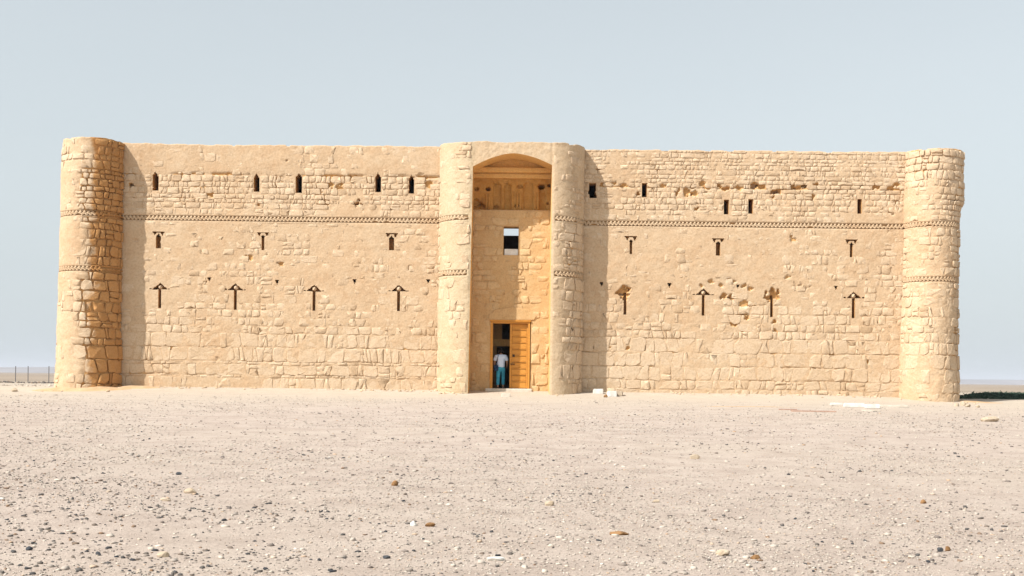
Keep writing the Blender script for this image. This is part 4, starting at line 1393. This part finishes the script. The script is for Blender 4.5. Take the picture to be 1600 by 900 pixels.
# local: x right, y into the building (facing), z up. weight on left leg, right foot forward
B = [((0, 0, .96), (.15, .11)), ((0, .01, 1.12), (.135, .095)), ((0, .03, 1.30), (.165, .11)), ((0, .05, 1.43), (.14, .09)), ((0, .09, 1.49), .058), ((0, .16, 1.555), .06), ((0, .22, 1.62), (.083, .10)), ((0, .245, 1.685), (.07, .085)),
     ((-.19, .05, 1.42), .062), ((-.25, .05, 1.15), .046), ((-.255, .10, .90), .033), ((-.255, .13, .84), (.02, .042)),
     ((.19, .05, 1.42), .062), ((.255, .04, 1.16), .046), ((.235, .20, .98), .033), ((.22, .26, .95), (.02, .040)),
     ((-.09, 0, .90), .092), ((-.10, -.03, .50), .062), ((-.105, -.10, .10), .040), ((-.105, -.09, .05), .042), ((-.115, .07, .035), .038),
     ((.09, .02, .90), .092), ((.10, .14, .52), .062), ((.10, .12, .12), .040), ((.10, .12, .05), .042), ((.11, .29, .035), .038)]
E = [(0, 1), (1, 2), (2, 3), (3, 4), (4, 5), (5, 6), (6, 7), (3, 8), (8, 9), (9, 10), (10, 11), (3, 12), (12, 13), (13, 14), (14, 15), (0, 16), (16, 17), (17, 18), (18, 19), (19, 20), (0, 21), (21, 22), (22, 23), (23, 24), (24, 25)]
def fingers(base_i, dirv, side):
    b = Vector(B[base_i][0])
    d = Vector(dirv).normalized()
    for k in range(4):
        o_ = Vector((0, (k - 1.5) * .019, 0)) if abs(d.z) > .5 else Vector(((k - 1.5) * .0, 0, (k - 1.5) * .019))
        L = (.035, .042, .040, .030)[k]
        i0 = len(B)
        B.append((tuple(b + d * .045 + o_), .0105)); B.append((tuple(b + d * (.045 + L) + o_ * 1.1 + Vector((-side * .008, 0, 0))), .0095)); B.append((tuple(b + d * (.045 + 1.8 * L) + o_ * 1.1 + Vector((-side * .024, 0, 0))), .008))
        E.extend([(base_i, i0), (i0, i0 + 1), (i0 + 1, i0 + 2)])
    i0 = len(B)
    B.append((tuple(b + d * .01 + Vector((-side * .01, .045, .0))), .012)); B.append((tuple(b + d * .045 + Vector((-side * .02, .065, 0))), .010))
    E.extend([(base_i, i0), (i0, i0 + 1)])
fingers(11, (0, .25, -1), -1)
fingers(15, (-.1, 1, -.25), 1)
body = skin_body('body', B, E, M['skin'], per, sub=2)
S_ = [((0, .0, .90), (.168, .135)), ((0, .005, 1.00), (.170, .135)), ((0, .01, 1.12), (.165, .12)), ((0, .02, 1.28), (.19, .13)), ((0, .045, 1.42), (.165, .11)), ((0, .075, 1.49), (.075, .07)), ((-.19, .05, 1.425), .085), ((-.245, .05, 1.20), .082), ((.19, .05, 1.425), .085), ((.25, .045, 1.21), .082)]
skin_body('shirt', S_, [(0, 1), (1, 2), (2, 3), (3, 4), (4, 5), (4, 6), (6, 7), (4, 8), (8, 9)], M['shirt'], per)
T_ = [((0, 0, 1.02), (.150, .115)), ((0, 0, .91), (.16, .13)), ((-.09, -.005, .82), .112), ((-.10, -.03, .50), .080), ((-.105, -.09, .12), .068), ((.09, .03, .82), .112), ((.10, .14, .52), .080), ((.10, .115, .14), .068)]
skin_body('trousers', T_, [(0, 1), (1, 2), (2, 3), (3, 4), (1, 5), (5, 6), (6, 7)], M['jeans'], per)
H_ = [((0, .10, 1.555), (.075, .05)), ((0, .175, 1.635), (.100, .10)), ((0, .215, 1.70), (.092, .105)), ((0, .25, 1.735), (.07, .09))]
skin_body('hair', H_, [(0, 1), (1, 2), (2, 3)], M['hair'], per)
for s_, (fx, fy_) in ((-1, (-.11, -.02)), (1, (.105, .19))):
    skin_body('shoe', [((fx, fy_ - .08, .05), (.05, .05)), ((fx, fy_ + .04, .045), (.052, .045)), ((fx + .005, fy_ + .14, .035), (.045, .032))], [(0, 1), (1, 2)], M['shoe'], per)
for s_ in (-1, 1):
    o = cyl('ear', s_ * .088, .235, 1.605, 1.655, .012, M['skin'], per, n=8)
bag = thing('shoulder_bag', 'dark navy shoulder bag hanging at the left hip of the person in the doorway', 'bag', (pxp - .20, 0.33, ZSILL + .78))
box('pouch', -.10, .09, -.05, .07, 0, .24, M['bag'], bag, bevel=.03)
box('flap', -.102, .092, -.062, -.05, .10, .245, M['bag'], bag, bevel=.004)
stp = [((-.03, -.02, .22), .012), ((.02, -.08, .40), .012), ((.10, -.06, .60), .012), ((.14, .04, .76), .012), ((.12, .20, .68), .012), ((.0, .26, .45), .012), ((-.03, .08, .22), .012)]
stp = [((-.02, -.03, .22), .013), ((.03, -.035, .38), .013), ((.055, -.045, .52), .013), ((.075, -.01, .66), .013), ((.085, .14, .715), .013), ((.08, .27, .62), .013), ((.0, .30, .40), .013), ((-.02, .07, .22), .013)]
skin_body('strap', stp, [(i, i + 1) for i in range(len(stp) - 1)], M['bag'], bag, sub=1)

# ------------------------------------------------------------------ air
hzm = bpy.data.materials.new('haze_air'); hzm.use_nodes = True
nt = hzm.node_tree; nt.nodes.clear()
out = nt.nodes.new('ShaderNodeOutputMaterial'); pv = nt.nodes.new('ShaderNodeVolumePrincipled')
pv.inputs['Color'].default_value = (0.86, 0.90, 1.0, 1)
pv.inputs['Density'].default_value = 1.3e-4
nt.links.new(pv.outputs[0], out.inputs['Volume'])
V, Fs = box_data(-9100, 9100, -450, 12600, -3.2, 72)
link('haze', poly_mesh('haze', V, Fs), hzm, kind='stuff')
